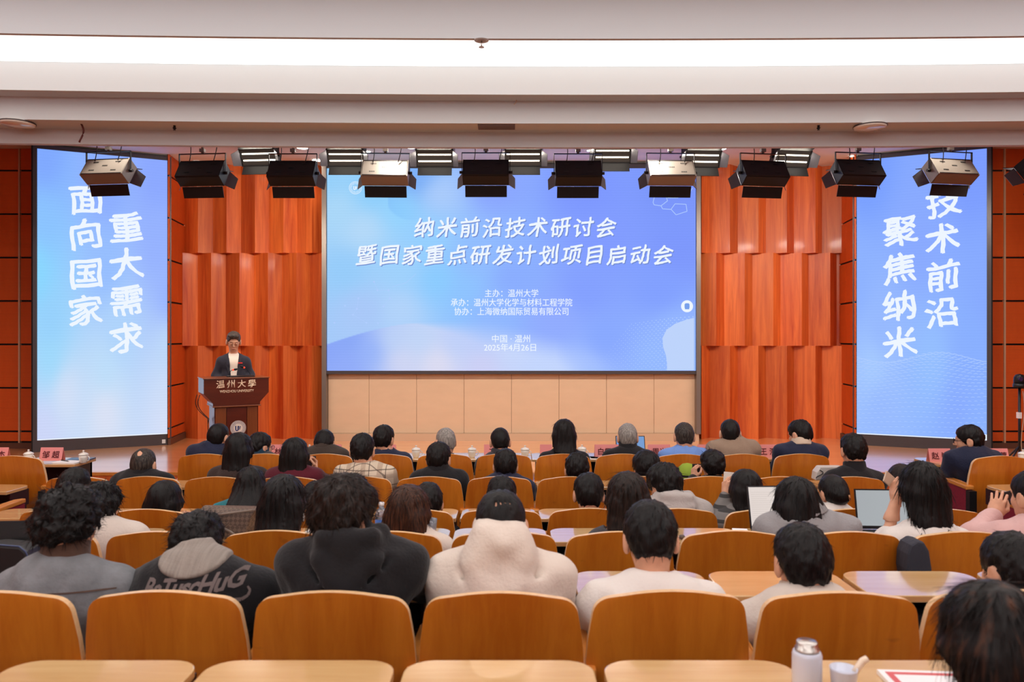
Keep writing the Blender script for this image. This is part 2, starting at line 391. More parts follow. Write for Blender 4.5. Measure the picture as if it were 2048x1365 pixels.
def picture(name, x0, x1, z0, z1, nx, nz, fn, parent):
    """the lit face of a screen: a fine grid whose emitted colour is the picture"""
    xs = np.linspace(x0, x1, nx); zs = np.linspace(z0, z1, nz)
    X, Z = np.meshgrid(xs, zs, indexing='ij')
    v = np.stack([X.ravel(), np.zeros(X.size), Z.ravel()], 1)
    i = (np.arange(nx - 1)[:, None] * nz + np.arange(nz - 1)[None]).ravel()
    f = np.stack([i, i + nz, i + nz + 1, i + 1], 1)
    me = bpy.data.meshes.new(name); me.from_pydata(v.tolist(), [], f.tolist())
    u = (X - x0) / (x1 - x0); t = 1 - (Z - z0) / (z1 - z0)
    rgb = fn(u.ravel(), t.ravel())
    at_ = me.color_attributes.new('picture', 'FLOAT_COLOR', 'POINT')
    c = rgb / 255.0; c = np.where(c <= .04045, c / 12.92, ((c + .055) / 1.055) ** 2.4)
    at_.data.foreach_set('color', np.concatenate([c, np.ones((len(c), 1))], 1).astype(np.float32).ravel())
    me.materials.append(m_led)
    return link(name, me, parent)
def blend(pts, p=2.6, asp=1.0):
    P = np.array([q[:2] for q in pts], float); K = np.array([q[2:] for q in pts], float)
    def fn(u, t):
        d2 = ((u[:, None] - P[None, :, 0]) * asp) ** 2 + (t[:, None] - P[None, :, 1]) ** 2
        wgt = 1.0 / (d2 + .006) ** (p / 2)
        return (wgt[:, :, None] * K[None]).sum(1) / wgt.sum(1)[:, None]
    return fn
SW, SH = 1.852, 4.53
ry = math.atan2(.8, 1.67)
def side_screen(s, label, fn):
    org = Vector((-7.03, 11.0, ZS)) if s < 0 else Vector((5.36, 11.8, ZS))
    rz = ry if s < 0 else -ry
    root = empty('led_screen', org, rz); tag(root, label, 'screen')
    fb = MB(); l, r_ = (.055, .03) if s < 0 else (.03, .055)
    fb.box((0, 0, 0), (l, .13, SH)); fb.box((SW - r_, 0, 0), (SW, .13, SH)); fb.box((l, 0, SH - .06), (SW - r_, .13, SH)); fb.box((l, 0, 0), (SW - r_, .13, .17))
    fb.box((l, .06, .17), (SW - r_, .13, SH - .06))
    fb.build('frame', m_frame, root)
    side = MB(); xo = 0 if s < 0 else SW
    side.box((min(xo, xo + s * .02), .02, 0), (max(xo, xo + s * .02), .45, SH)); side.build('side_panel', m_black, root)
    p = picture('screen_face', l, SW - r_, .17, SH - .06, 60, 140, fn, root); p.location.y = .02
    return root
def to_plane(root, px, py, off=0.0):
    """local x, z on the screen's plane of the point seen at a pixel of the photograph"""
    M = root.matrix_world if root.parent else Matrix.Translation(root.location) @ root.rotation_euler.to_matrix().to_4x4()
    Mi = M.inverted(); o = Mi @ Vector((0, 0, EYE)); q = Mi @ at(px, py, 10.0); d = q - o
    k = (off - o.y) / d.y
    r = o + d * k
    return r.x, r.z
bl = blend([(.05, .03, 128, 168, 255), (.9, .05, 140, 168, 255), (.5, .1, 140, 172, 255), (.9, .3, 150, 178, 255), (.05, .25, 140, 195, 255), (.0, .42, 138, 216, 255), (.5, .4, 150, 190, 255), (1, .5, 152, 180, 255),
            (.1, .6, 150, 208, 252), (.6, .62, 175, 212, 252), (1, .68, 190, 218, 250), (.1, .72, 158, 218, 252), (.5, .78, 188, 222, 250), (1, .85, 206, 222, 248), (.2, .84, 214, 224, 246), (.5, .9, 222, 226, 244), (.05, .96, 206, 214, 248), (1, .97, 216, 224, 248)], 3.2)
br = blend([(.1, .03, 120, 158, 255), (.9, .05, 124, 156, 255), (.5, .3, 138, 170, 255), (.0, .45, 142, 178, 255), (1, .5, 136, 170, 255), (.2, .62, 150, 184, 255), (.9, .66, 138, 176, 255), (.15, .75, 168, 204, 255), (.6, .74, 150, 192, 255), (.2, .9, 152, 186, 255), (.8, .9, 138, 172, 255), (.9, .99, 142, 180, 255)], 3.0)
scl = side_screen(-1, 'tall narrow LED screen with white brush characters, left of the stage behind the lectern', bl)
scr = side_screen(1, 'tall narrow LED screen with white brush characters, right of the stage', br)
def brush(root, ch, px, py, size_px, seed, off=-.004, sz=None):
    x, z = to_plane(root, px, py); x2, z2 = to_plane(root, px, py + size_px)
    s_ = abs(z - z2) * 1.02
    g = glyphs(ch, s_, m_ledtext, root, 'character', (x, off + .02, z), bold=0, slant=-.05, rise=.17, rough=.022, seed=seed, depth=.0015, double=.04)
    return g
for k, (ch, px, py) in enumerate([('面', 172, 403), ('向', 170, 473), ('国', 171, 552), ('家', 170, 626), ('重', 252, 460), ('大', 252, 532), ('需', 252, 606), ('求', 252, 681)]):
    brush(scl, ch, px, py, 62, k + 1)
for k, (ch, px, py) in enumerate([('沿', 1883, 630), ('前', 1885, 556), ('术', 1884, 482), ('技', 1886, 408), ('聚', 1799, 466), ('焦', 1798, 541), ('纳', 1798, 616), ('米', 1798, 690)]):
    brush(scr, ch, px, py, 62, k + 21)
# relief of white ripples low on the right screen, and its small white control window
rp = MB()
for r_ in range(24):
    t = r_ / 23.0
    for c_ in range(22):
        py = 716 + 160 * t ** 1.5 + 10 * math.sin(c_ * .35 + r_ * .1) * (1 - t)
        px = 1714 + c_ * 12.2 + (r_ % 2) * 6
        if px > 1972: continue
        a = 3.0 * (1.15 - .5 * t)
        pts = [to_plane(scr, px + dx * 1.9, py - dy) for dx, dy in ((-a, 0), (-a * .5, a * .42), (0, a * .6), (a * .5, a * .42), (a, 0), (a * .5, a * .12), (0, a * .28), (-a * .5, a * .12))]
        rp.add([(x, .0185, z) for x, z in pts], [(0, 1, 7), (1, 2, 6, 7), (2, 3, 5, 6), (3, 4, 5)])
o = rp.build('ripple_pattern', m_ledsoft, scr); tag(o, kind='stuff')
x0, z0 = to_plane(scr, 1958, 888); x1, z1 = to_plane(scr, 1976, 870)
MB().box((x0, .012, z0), (x1, .018, z1)).build('control_window', m_ledtext, scr)
x0, z0 = to_plane(scl, 73, 881); x1, z1 = to_plane(scl, 336, 868)
MB().box((.058, .008, .172), (SW - .032, .0185, .185)).build('bright_line', m_ledtext, scl)
MB().box((.032, .008, .172), (SW - .058, .0185, .185)).build('bright_line', m_ledtext, scr)
x0, z0 = to_plane(scl, 324, 881)
MB().box((x0, -.004, z0 - .05), (x0 + .05, .0, z0 + .01)).build('label_plate', m_white, scl)
x0, z0 = to_plane(scr, 1962, 897)
MB().box((x0 - .03, -.004, z0 - .04), (x0 + .03, .0, z0 + .02)).build('label_plate', m_white, scr)

ms = empty('led_screen', (0, 12.22, 0)); tag(ms, 'large wide LED screen with blue conference title slide at the centre of the stage', 'screen')
MX0, MX1 = XW(656.5), XW(1389); MZ0, MZ1 = EYE - 67 * 12.22 / F, EYE + 338 * 12.22 / F
fb = MB()
m_post = mat('brushed_post', C(128, 118, 112), .35, metal=.5)
for a, b in ((XW(647), XW(656)), (XW(1389.5), XW(1398))):
    MB().box((a, -.04, ZS + .115), (b, .1, EYE + 2.87)).build('side_post', m_post, ms)
MB().box((XW(656), -.02, MZ0 - .055), (XW(1389.5), .1, MZ0)).build('bottom_frame', m_frame, ms)
MB().box((XW(656), -.02, MZ1), (XW(1389.5), .1, MZ1 + .07)).build('top_frame', m_frame, ms)
MB().box((XW(656), .03, MZ0), (XW(1389.5), .1, MZ1)).build('screen_cabinet', m_black, ms)
base = blend([(.0, .05, 150, 208, 250), (.03, .2, 172, 216, 248), (.1, .3, 184, 218, 248), (.12, .12, 140, 206, 252), (.2, .2, 148, 214, 255), (.25, .05, 120, 170, 245), (.3, .12, 176, 206, 252), (.45, .08, 138, 165, 255),
              (.27, .35, 150, 208, 255), (.2, .5, 160, 210, 252), (.05, .5, 150, 204, 250), (.3, .55, 138, 204, 255), (.4, .45, 146, 188, 255), (.38, .6, 142, 196, 255), (.1, .7, 170, 200, 248), (.2, .7, 180, 212, 250), (.45, .68, 146, 184, 255), (.5, .55, 138, 172, 255),
              (.7, .1, 126, 152, 255), (.95, .1, 124, 150, 250), (.75, .35, 130, 156, 255), (.95, .4, 126, 152, 252), (.7, .6, 132, 160, 255), (.9, .6, 130, 160, 255), (.62, .75, 146, 172, 255), (.75, .85, 136, 168, 255), (.95, .8, 150, 184, 255), (.9, .95, 150, 186, 255), (.7, .98, 170, 196, 255)], 3.4, 1.8)
low = blend([(.0, .9, 138, 166, 248), (.06, .85, 136, 166, 246), (.12, .9, 148, 178, 250), (.05, .98, 146, 172, 250), (.18, .85, 190, 212, 248), (.25, .85, 192, 214, 248), (.35, .86, 190, 208, 250), (.2, .95, 214, 216, 242), (.3, .96, 226, 222, 240), (.42, .96, 208, 208, 244), (.42, .86, 186, 206, 252), (.5, .9, 200, 216, 252), (.58, .97, 196, 214, 254)], 3.4, 1.8)
def main_pic(u, t):
    a = base(u, t); b = low(u, t)
    edge = np.where(u < .24, .765 + .105 * ((.24 - u) / .24) ** 1.5, .765 + .02 * np.clip((u - .24) / .1, 0, 1) + .47 * np.clip(u - .34, 0, 1) ** 1.15)
    soft = np.where(u < .24, .006, .006 + .16 * np.clip((u - .24) / .2, 0, 1))
    k = np.clip((t - edge) / soft + .5, 0, 1) * np.clip((.72 - u) / .1, 0, 1)
    k = k * k * (3 - 2 * k)
    out = a * (1 - k[:, None]) + b * k[:, None]
    ex = np.clip(1.0 - np.sqrt(((u - .235) / .075) ** 2 + ((t - .16) / .1) ** 2), 0, 1) * (u > .165)   # soft darker disc, upper left
    out += (np.clip(ex * 12, 0, 1) * .5 * np.clip((.27 - u) / .1, 0, 1))[:, None] * np.array([-22, -22, -4])
    return out
mp_ = picture('screen_face', MX0, MX1, MZ0, MZ1, 300, 170, main_pic, ms)
def on_main(px, py): return ((px - CX) * 12.22 / F, EYE - (py - HY) * 12.22 / F)
PXM = 12.22 / F
def row(chars, x0, x1, y, size, seed):
    for k, ch in enumerate(chars):
        px = x0 + (x1 - x0) * k / (len(chars) - 1); x, z = on_main(px, y)
        glyphs(ch, size * PXM * 1.1, m_ledtext, ms, 'character', (x, -.006, z), bold=0, slant=.12, rise=.14, rough=.018, seed=seed + k, depth=.001, double=.03)
        glyphs(ch, size * PXM * 1.1, m_ledshadow, ms, 'character_shadow', (x + 1.6 * PXM, -.003, z - 1.6 * PXM), bold=0, slant=.12, rise=.14, rough=.018, seed=seed + k, depth=0, double=.03)
row('纳米前沿技术研讨会', 848, 1211, 458, 38, 3)
row('暨国家重点研发计划项目启动会', 732, 1325, 513, 38, 31)
for txt, px, py, sz in (('主办：温州大学', 1023, 588, 17), ('承办：温州大学化学与材料工程学院', 1023, 606.5, 17), ('协办：上海微纳国际贸易有限公司', 1023, 624.5, 17), ('中国 · 温州', 1022, 679, 17), ('2025年4月26日', 1021, 696.5, 17)):
    x, z = on_main(px, py)
    g = glyphs(txt, sz * PXM * .985, m_ledtext, ms, 'text_line', (x, -.004, z), depth=.001, double=.014); tag(g, kind='stuff')
    want = {'主': 107, '承': 243, '协': 228, '中': 76, '2': 104}[txt[0]] * PXM
    g.scale.x = want / max(1e-3, g.dimensions.x)
# round emblem upper left: two rings and the interlaced U
x, z = on_main(711, 376)
def ring(b, cx, cz, r0, r1, y, n=40, mi=0, gap=None):
    for k in range(n):
        if gap and (k % gap == 0): continue
        a, c = 2 * math.pi * k / n, 2 * math.pi * (k + 1) / n
        b.add([(cx + r0 * math.cos(a), y, cz + r0 * math.sin(a)), (cx + r1 * math.cos(a), y, cz + r1 * math.sin(a)), (cx + r1 * math.cos(c), y, cz + r1 * math.sin(c)), (cx + r0 * math.cos(c), y, cz + r0 * math.sin(c))], [(0, 1, 2, 3)], mi)
def emblem_u(b, cx, cz, r, y, mi=0):
    """thick U with three nested strokes curling off its right arm"""
    def stroke(pts, wd):
        P = [Vector((cx + r * p[0], y, cz + r * p[1])) for p in pts]
        for i in range(len(P) - 1):
            t = (P[i + 1] - P[i]).normalized(); nrm = Vector((-t.z, 0, t.x)) * wd * r
            b.add([P[i] + nrm, P[i] - nrm, P[i + 1] - nrm, P[i + 1] + nrm], [(0, 1, 2, 3)], mi)
    def curve(x0, x1, top0, top1, bot):
        return [(x0, top0)] + [(x0 + (x1 - x0) * (.5 - .5 * math.cos(math.pi * k / 8)), bot + (.0 - bot) * 0 + .32 * (1 - math.sin(math.pi * k / 8))) for k in range(9)] + [(x1, top1)]
    stroke(curve(-.55, -.02, .55, .5, -.6), .13)
    for q in range(3):
        stroke([(.0 + .2 * q + .16 * (1 - math.cos(k / 7 * 1.5)), -.55 + .28 * q * .4 + (1.0 - .12 * q) * k / 7) for k in range(8)], .06)
eb = MB(); ring(eb, x, z, 12.0 * PXM, 12.8 * PXM, -.004); ring(eb, x, z, 7.6 * PXM, 8.2 * PXM, -.004, gap=5); emblem_u(eb, x, z, 6.2 * PXM, -.004)
ring(eb, x, z, 9.3 * PXM, 10.8 * PXM, -.004, n=44, gap=2)
tag(eb.build('round_emblem', m_ledtext, ms), kind='stuff')
# hexagon outlines upper right, dot lattice and pale swoosh lower right, star network at left
hb = MB()
def seg(b, p, q, wpx, y=-.003):
    P, Q = Vector((*on_main(*p), 0)), Vector((*on_main(*q), 0)); t = (Q - P).normalized(); n = Vector((-t.y, t.x, 0)) * wpx * PXM / 2
    b.add([(v.x, y, v.y) for v in (P + n, P - n, Q - n, Q + n)], [(0, 1, 2, 3)])
H1 = [(1306, 405), (1310, 389), (1330, 387), (1335, 402), (1322, 412), (1308, 410)]
H2 = [(1325, 418), (1342, 419), (1352, 430), (1374, 423), (1372, 409), (1350, 408), (1342, 419)]
for P in (H1 + H1[:1], [(1322, 412), (1325, 418)], H2, [(1335, 396), (1356, 396), (1366, 387), (1378, 389), (1385, 376)]):
    for a, b in zip(P[:-1], P[1:]): seg(hb, a, b, 1.3)
tag(hb.build('hexagon_outlines', m_ledsoft, ms), kind='stuff')
db = MB(); rr_ = random.Random(3)
for j in range(26):
    for i in range(26):
        px = 1386 - i * 8.2 - (j % 2) * 4; py = 634 + j * 4.4 + 26 * (i / 26) ** 1.4 * 1.2
        if py > 740 or px < 1180 + (740 - py) * .9: continue
        r_ = 1.1 * (1 - i / 32); cx_, cz_ = on_main(px, py); r_ *= PXM
        db.add([(cx_ + 1.5 * r_ * math.cos(a * math.pi / 3), -.002, cz_ + r_ * math.sin(a * math.pi / 3)) for a in range(6)], [(0, 1, 2, 3, 4, 5)])
tag(db.build('dot_lattice', m_ledsoft, ms), kind='stuff')
sb = MB(); pts = [(1388, 636), (1372, 640), (1350, 648), (1333, 660), (1325, 676), (1326, 694), (1332, 712), (1334, 728), (1334, 741), (1388, 741)]
sb.add([(on_main(*p)[0], -.0035, on_main(*p)[1]) for p in pts], [tuple(range(len(pts)))])
sb.build('pale_swoosh', mat('led_pale', (0, 0, 0, 1), .6, emit=C(190, 212, 252), est=1.0, spec=0), ms)
nb = MB()
stars = [(748, 564), (755, 581), (777, 581), (717, 597), (780, 597), (714, 618), (767, 613), (706, 630), (733, 646), (756, 647), (690, 612), (669, 646)]
for px, py in stars:
    cx_, cz_ = on_main(px, py); r_ = 2.6 * PXM
    nb.add([(cx_ + r_ * math.cos(a * math.pi / 4) * (1 if a % 2 == 0 else .5), -.003, cz_ + r_ * math.sin(a * math.pi / 4) * (1 if a % 2 == 0 else .5)) for a in range(8)], [tuple(range(8))])
for a, b in ((1, 2), (2, 4), (3, 5), (5, 7), (7, 8), (0, 1), (4, 6)): seg(nb, stars[a], stars[b], .5)
for a, b in (((784, 574), (812, 566)), ((812, 566), (832, 548))): seg(nb, a, b, .6)
tag(nb.build('star_network', m_ledsoft, ms), kind='stuff')
bb = MB(); cx_, cz_ = on_main(1374, 613)
bb.add([(cx_ + 12 * PXM * math.cos(k * math.pi / 16), -.004, cz_ + 12 * PXM * math.sin(k * math.pi / 16)) for k in range(32)], [tuple(range(32))])
bb.build('round_button', m_ledtext, ms)
gb = MB(); gb.add([(cx_ + q[0] * PXM, -.005, cz_ + q[1] * PXM) for q in ((-4, -6), (4, -6), (5, -2), (5, 4), (3, 6), (-3, 6), (-5, 4), (-5, -2))], [tuple(range(8))])
gb.build('button_icon', m_ledblue, ms)

# ================================================================== STAGE LIGHTING
def area(name, loc, rot, sx, sy, power, col=(1, .86, .68), parent=None, spread=None):
    l = bpy.data.lights.new(name, 'AREA'); l.shape = 'RECTANGLE'; l.size = sx; l.size_y = sy; l.energy = power; l.color = col
    if spread: l.spread = R(spread)
    o = bpy.data.objects.new(name, l); COL.objects.link(o); o.location = loc; o.rotation_euler = rot
    if parent is not None: o.parent = parent
    return o
_fx = {}
def fixture_meshes():
    """panel light: local -Y is its back, +Y the mouth; origin at the pivots"""
    W_, H_, D_ = .275, .135, .085
    def body(m):
        b = MB(); pr = [(-D_, H_ * .95), (-D_, -H_ * .95), (-D_ + .02, -H_), (D_, -H_), (D_, -H_ + .012), (D_ - .05, -H_ + .012), (D_ - .05, H_ - .012), (D_, H_ - .012), (D_, H_), (-D_ + .02, H_)]
        b.prism([(-W_, y, z) for y, z in pr], (2 * W_, 0, 0))
        for sx in (-1, 1): b.box((sx * W_ - .006, -D_, -H_), (sx * W_ + .006, D_, H_))
        return b.mesh('housing', m)
    _fx['dark'] = body(m_fix); _fx['grey'] = body(m_fixlit)
    v = MB()
    for cx_, cz_ in ((-.14, .07), (.15, .075), (0, .01), (-.15, -.065), (.14, -.07)):
        for k in range(6): v.box((cx_ - .034 + k * .012, -D_ - .004, cz_ - .008), (cx_ - .027 + k * .012, -D_ - .0005, cz_ + .008))
    _fx['vents'] = v.mesh('vent_slots', m_blk)
    _fx['rim'] = MB().box((-W_ + .01, -D_ - .004, H_ * .87), (W_ - .01, -D_ + .004, H_ * .95)).box((-W_ + .01, -D_ - .004, -H_ * .95), (W_ - .01, -D_ + .004, -H_ * .87)).mesh('rim', m_steel)
    d = MB(); d.box((-W_ * .93, 0, -.004), (W_ * .93, .14, .004)); _fx['door'] = d.mesh('barn_door', mat('matt_black_door', C(13, 13, 16), .6))
    d = MB(); d.add([(0, 0, -.12), (0, 0, .12), (0, .13, .09), (0, .13, -.09), (.006, 0, -.12), (.006, 0, .12), (.006, .13, .09), (.006, .13, -.09)], [(0, 1, 2, 3), (7, 6, 5, 4), (0, 4, 5, 1), (1, 5, 6, 2), (2, 6, 7, 3), (3, 7, 4, 0)])
    _fx['side_door'] = d.mesh('side_barn_door', mat('grey_barn_door', C(84, 82, 90), .45, metal=.2))
    lv = MB()
    for z0, z1 in ((-.125, -.066), (-.034, .034), (.066, .125)): lv.box((-W_ + .006, .06, z0), (W_ - .006, .066, z1))
    _fx['louvre'] = lv.mesh('louvre', mat('brown_grey_louvre', C(46, 40, 37), .5))
    t = MB(); t.tube([(-W_ * .9, .055, 0), (W_ * .9, .055, 0)], .011, 10); _fx['tube'] = t.mesh('lamp_tube', m_tube)
    y = MB(); h = .24
    for sx in (-1, 1):
        y.box((sx * (W_ + .02) - .004, -.012, -.02), (sx * (W_ + .02) + .004, .012, h))
    y.box((-W_ - .024, -.012, h - .006), (W_ + .024, .012, h + .004)); _fx['yoke'] = y.mesh('yoke', m_steel)
    k = MB()
    for sx in (-1, 1): k.tube([(sx * (W_ + .005), 0, 0), (sx * (W_ + .05), 0, 0)], .018, 10)
    _fx['knob'] = k.mesh('pivot_knob', m_blk)
    c = MB(); c.tube([(0, 0, h), (0, 0, h + .16)], .016, 8); c.box((-.03, -.025, h + .02), (.03, .025, h + .06)); _fx['clamp'] = c.mesh('clamp', m_post)
fixture_meshes()
def fixture(px, py, d, rz, tilt, grey, label, front, yaw=0.0):
    root = empty('stage_panel_light', at(px, py, d), rz + yaw); 
    tag(root, label, 'stage light', 'front batten of stage lights' if front else 'rear batten of stage lights')
    def part(key, loc=(0, 0, 0), rot=(0, 0, 0), name=None):
        o = link(name or _fx[key].name, _fx[key], root)
        T = Matrix.Rotation(-tilt, 4, 'X') @ Matrix.LocRotScale(Vector(loc), Euler(rot), None)
        o.matrix_local = T; return o
    h = part('grey' if grey else 'dark', name='housing'); tag(part('vents'), kind='stuff'); part('rim'); part('tube', (0, 0, .05)); part('tube', (0, 0, -.05)); part('louvre')
    part('door', (0, .09, -.135), (R(-38), 0, 0)); part('door', (0, .09, .135), (R(42), 0, 0))
    part('side_door', (-.28, .09, 0), (0, 0, R(38))); part('side_door', (.274, .09, 0), (0, 0, R(-38)))
    for k in ('yoke', 'knob', 'clamp'): link(_fx[k].name, _fx[k], root)
    for sx, ph in ((-.16, .5), (.17, -.3)):
        b = MB(); b.tube([(sx + .03 * math.sin(ph + 2.2 * t) * (1 if front else 1.5), -.05 + .03 * t, .12 + .28 * t) for t in [k / 8 for k in range(9)]], .0055, 6)
        b.build('cable', m_blk, root)
    a = area('panel_lamp', (0, 0, 0), (0, 0, 0), 
             .5, .03, STAGE_W if front else STAGE_W * .16, (1, .90, .76), root)
    a.matrix_local = Matrix.Rotation(-tilt, 4, 'X') @ Matrix.Translation((0, .071, .05)) @ Matrix.Rotation(R(90), 4, 'X')
    return root
front = [(217, 343, 1, 8), (405, 347, 0, 5), (586, 347, 0, 0), (771, 346, 1, -2), (972, 345, 0, 0), (1156, 347, 0, 0), (1341, 346, 1, -2), (1526, 347, 0, -8), (1716, 345, 0, -7), (1901, 343, 1, -10), (2078, 345, 0, -28)]
ordn = ['first', 'second', 'third', 'fourth', 'fifth', 'sixth', 'seventh', 'eighth', 'ninth', 'tenth', 'eleventh', 'twelfth', 'thirteenth']
for k, (px, py, g, yaw) in enumerate(front):
    fixture(px, py, 9.2, 0, R(34), g, '%s stage panel light seen from behind, %s from the left on the front batten' % ('lit-backed' if g else 'black', ordn[k]), True, R(-yaw))
rear = [(520, 312, 6), (693, 313, 0), (870, 314, 0), (1046, 313, 0), (1224, 306, 0), (1402, 315, -4), (1581, 315, -8)]
for k, (px, py, yaw) in enumerate(rear):
    fixture(px, py, 11.3, math.pi, R(30), 0, 'lit stage panel light facing the hall, %s from the left on the rear batten' % ordn[k], False, R(-yaw))
for nm, d, z in (('lighting_pipe', 9.2, 2.40), ('lighting_pipe', 11.3, 3.0)):
    if z < 2.9:
        o = MB().tube([(-8.6, d, EYE + z), (8.6, d, EYE + z)], .024, 10).build(nm, m_steel); tag(o, 'long dark steel pipe carrying the front row of stage lights', 'pipe')
# recessed downlights of the stage ceiling
dl = [(605, 295.5, 1), (635, 320.5, 1), (1036, 297.5, 1), (1441, 297.5, 1), (822, 294.5, 1), (395, 323, 0), (1410, 322, 0), (1185, 320, 0), (735, 303, 0), (1180, 301, 0), (330, 318, 0), (1705, 312, 0)]
for k, (px, py, big) in enumerate(dl):
    d = 2.87 * F / (HY - py); p = at(px, py, d); p.z = EYE + 2.868
    root = empty('downlight', p)
    tag(root, 'glowing round downlight recessed in the stage ceiling, %s' % ('above the third front lamp', 'by the head of the main screen, left', 'at the middle of the screen head', 'above the seventh front lamp', 'above the fourth front lamp', 'over the veneer wall behind the lectern', 'over the right veneer wall', 'above the screen between two lamps', 'left of the screen emblem', 'right of the screen middle', 'by the left tall screen', 'by the right tall screen')[k], 'downlight', 'stage ceiling downlights')
    r_ = .085 if big else .05
    MB().lathe([(r_, -.004), (r_ + .02, -.008), (r_ + .022, 0)], 24, close=False).build('trim_ring', m_white, root)
    MB().lathe([(0.001, -.003), (r_, -.003)], 24, close=False).build('lens', m_down, root)
    if big:
        l = bpy.data.lights.new('downlight_lamp', 'SPOT'); l.energy = DOWN_W; l.spot_size = R(110); l.spot_blend = .6; l.shadow_soft_size = .07; l.color = (1, .9, .76)
        lo = bpy.data.objects.new('downlight_lamp', l); COL.objects.link(lo); lo.parent = root; lo.location = (0, 0, -.02)
# downlights hidden by the beam, straight above the front lamps painted as lit (their sheen shows them)
for px in (217, 771, 1341, 1901):
    p = at(px, 300, 8.95); p.z = EYE + 2.866
    root = empty('downlight', p); tag(root, 'glowing downlight above the lit-backed front lamp at %s' % {217: 'far left', 771: 'left of the screen', 1341: 'right of the screen', 1901: 'far right'}[px], 'downlight', 'stage ceiling downlights')
    MB().lathe([(.085, -.004), (.105, -.008), (.107, 0)], 24, close=False).build('trim_ring', m_white, root)
    MB().lathe([(0.001, -.003), (.085, -.003)], 24, close=False).build('lens', m_down, root)
    l = bpy.data.lights.new('downlight_lamp', 'SPOT'); l.energy = DOWN_W * 3.2; l.spot_size = R(70); l.spot_blend = .6; l.shadow_soft_size = .07; l.color = (1, .9, .76)
    lo = bpy.data.objects.new('downlight_lamp', l); COL.objects.link(lo); lo.parent = root; lo.location = (0, 0, -.02)
# small fittings on the beam
for px, py, lb in ((35, 246, 'left'), (1740, 253, 'right')):
    p = at(px, py, 7.5 + arc(at(px, py, 7.5).x)); p.z = EYE + 2.11
    root = empty('wireless_access_point', p); tag(root, 'flat white disc fitting under the stepped ceiling beam at far %s' % lb, 'ceiling fitting')
    MB().lathe([(.02, 0), (.15, -.0), (.155, -.02), (.14, -.035), (.05, -.042), (.001, -.043)], 28, close=False).build('dome', m_porc, root)
    MB().lathe([(.157, -.018), (.16, -.012), (.157, -.006)], 28, close=False).build('rim', m_frame, root)
for px, py in ((349, 249), (1637, 255)):
    p = at(px, py, 7.47); p.z = EYE + 2.11
    o = MB().lathe([(.012, 0), (.012, -.02), (.02, -.024), (.008, -.04), (.014, -.046)], 12).build('sprinkler_head', m_steel); o.location = p
    tag(o, 'small dark sprinkler head under the beam, %s' % ('above the second front lamp' if px < 1000 else 'above the right veneer wall'), 'sprinkler')
p = at(963, 86, 6.17); p.z = EYE + 2.45
root = empty('sprinkler_head', p); tag(root, 'sprinkler head with round plate hanging in front of the bright light strip', 'sprinkler')
MB().lathe([(.06, 0), (.06, -.008), (.03, -.012)], 24).build('rose', m_white, root)
MB().tube([(0, 0, -.01), (0, 0, -.06)], .006, 8).lathe([(.022, -.06), (.024, -.064), (.003, -.068)], 16).build('deflector', m_chrome, root)
o = MB().tube([at(162 + 5 * math.sin(t * 4), 247 + 38 * t, 7.42) for t in [k / 8 for k in range(9)]], .009, 7).build('hanging_cable', mat('dark_red_cable', C(84, 24, 18), .5)); tag(o, 'short dark red cable hanging from the ceiling beam above the left screen', 'cable')
o = MB().tube([at(1027 + 6 * math.sin(t * 3), 194 + 15 * t, 7.36) for t in [k / 8 for k in range(9)]], .004, 6).build('hanging_cable', m_alu); tag(o, 'thin loose wire hanging from the beam near the ceiling centre', 'cable')
p = at(990, 251, 7.5); o = MB().box((p.x - .17, 7.42, EYE + 2.104), (p.x + .2, 7.6, EYE + 2.111)).build('access_hatch', m_skirt); tag(o, 'narrow access hatch in the underside of the ceiling beam at centre', 'hatch')
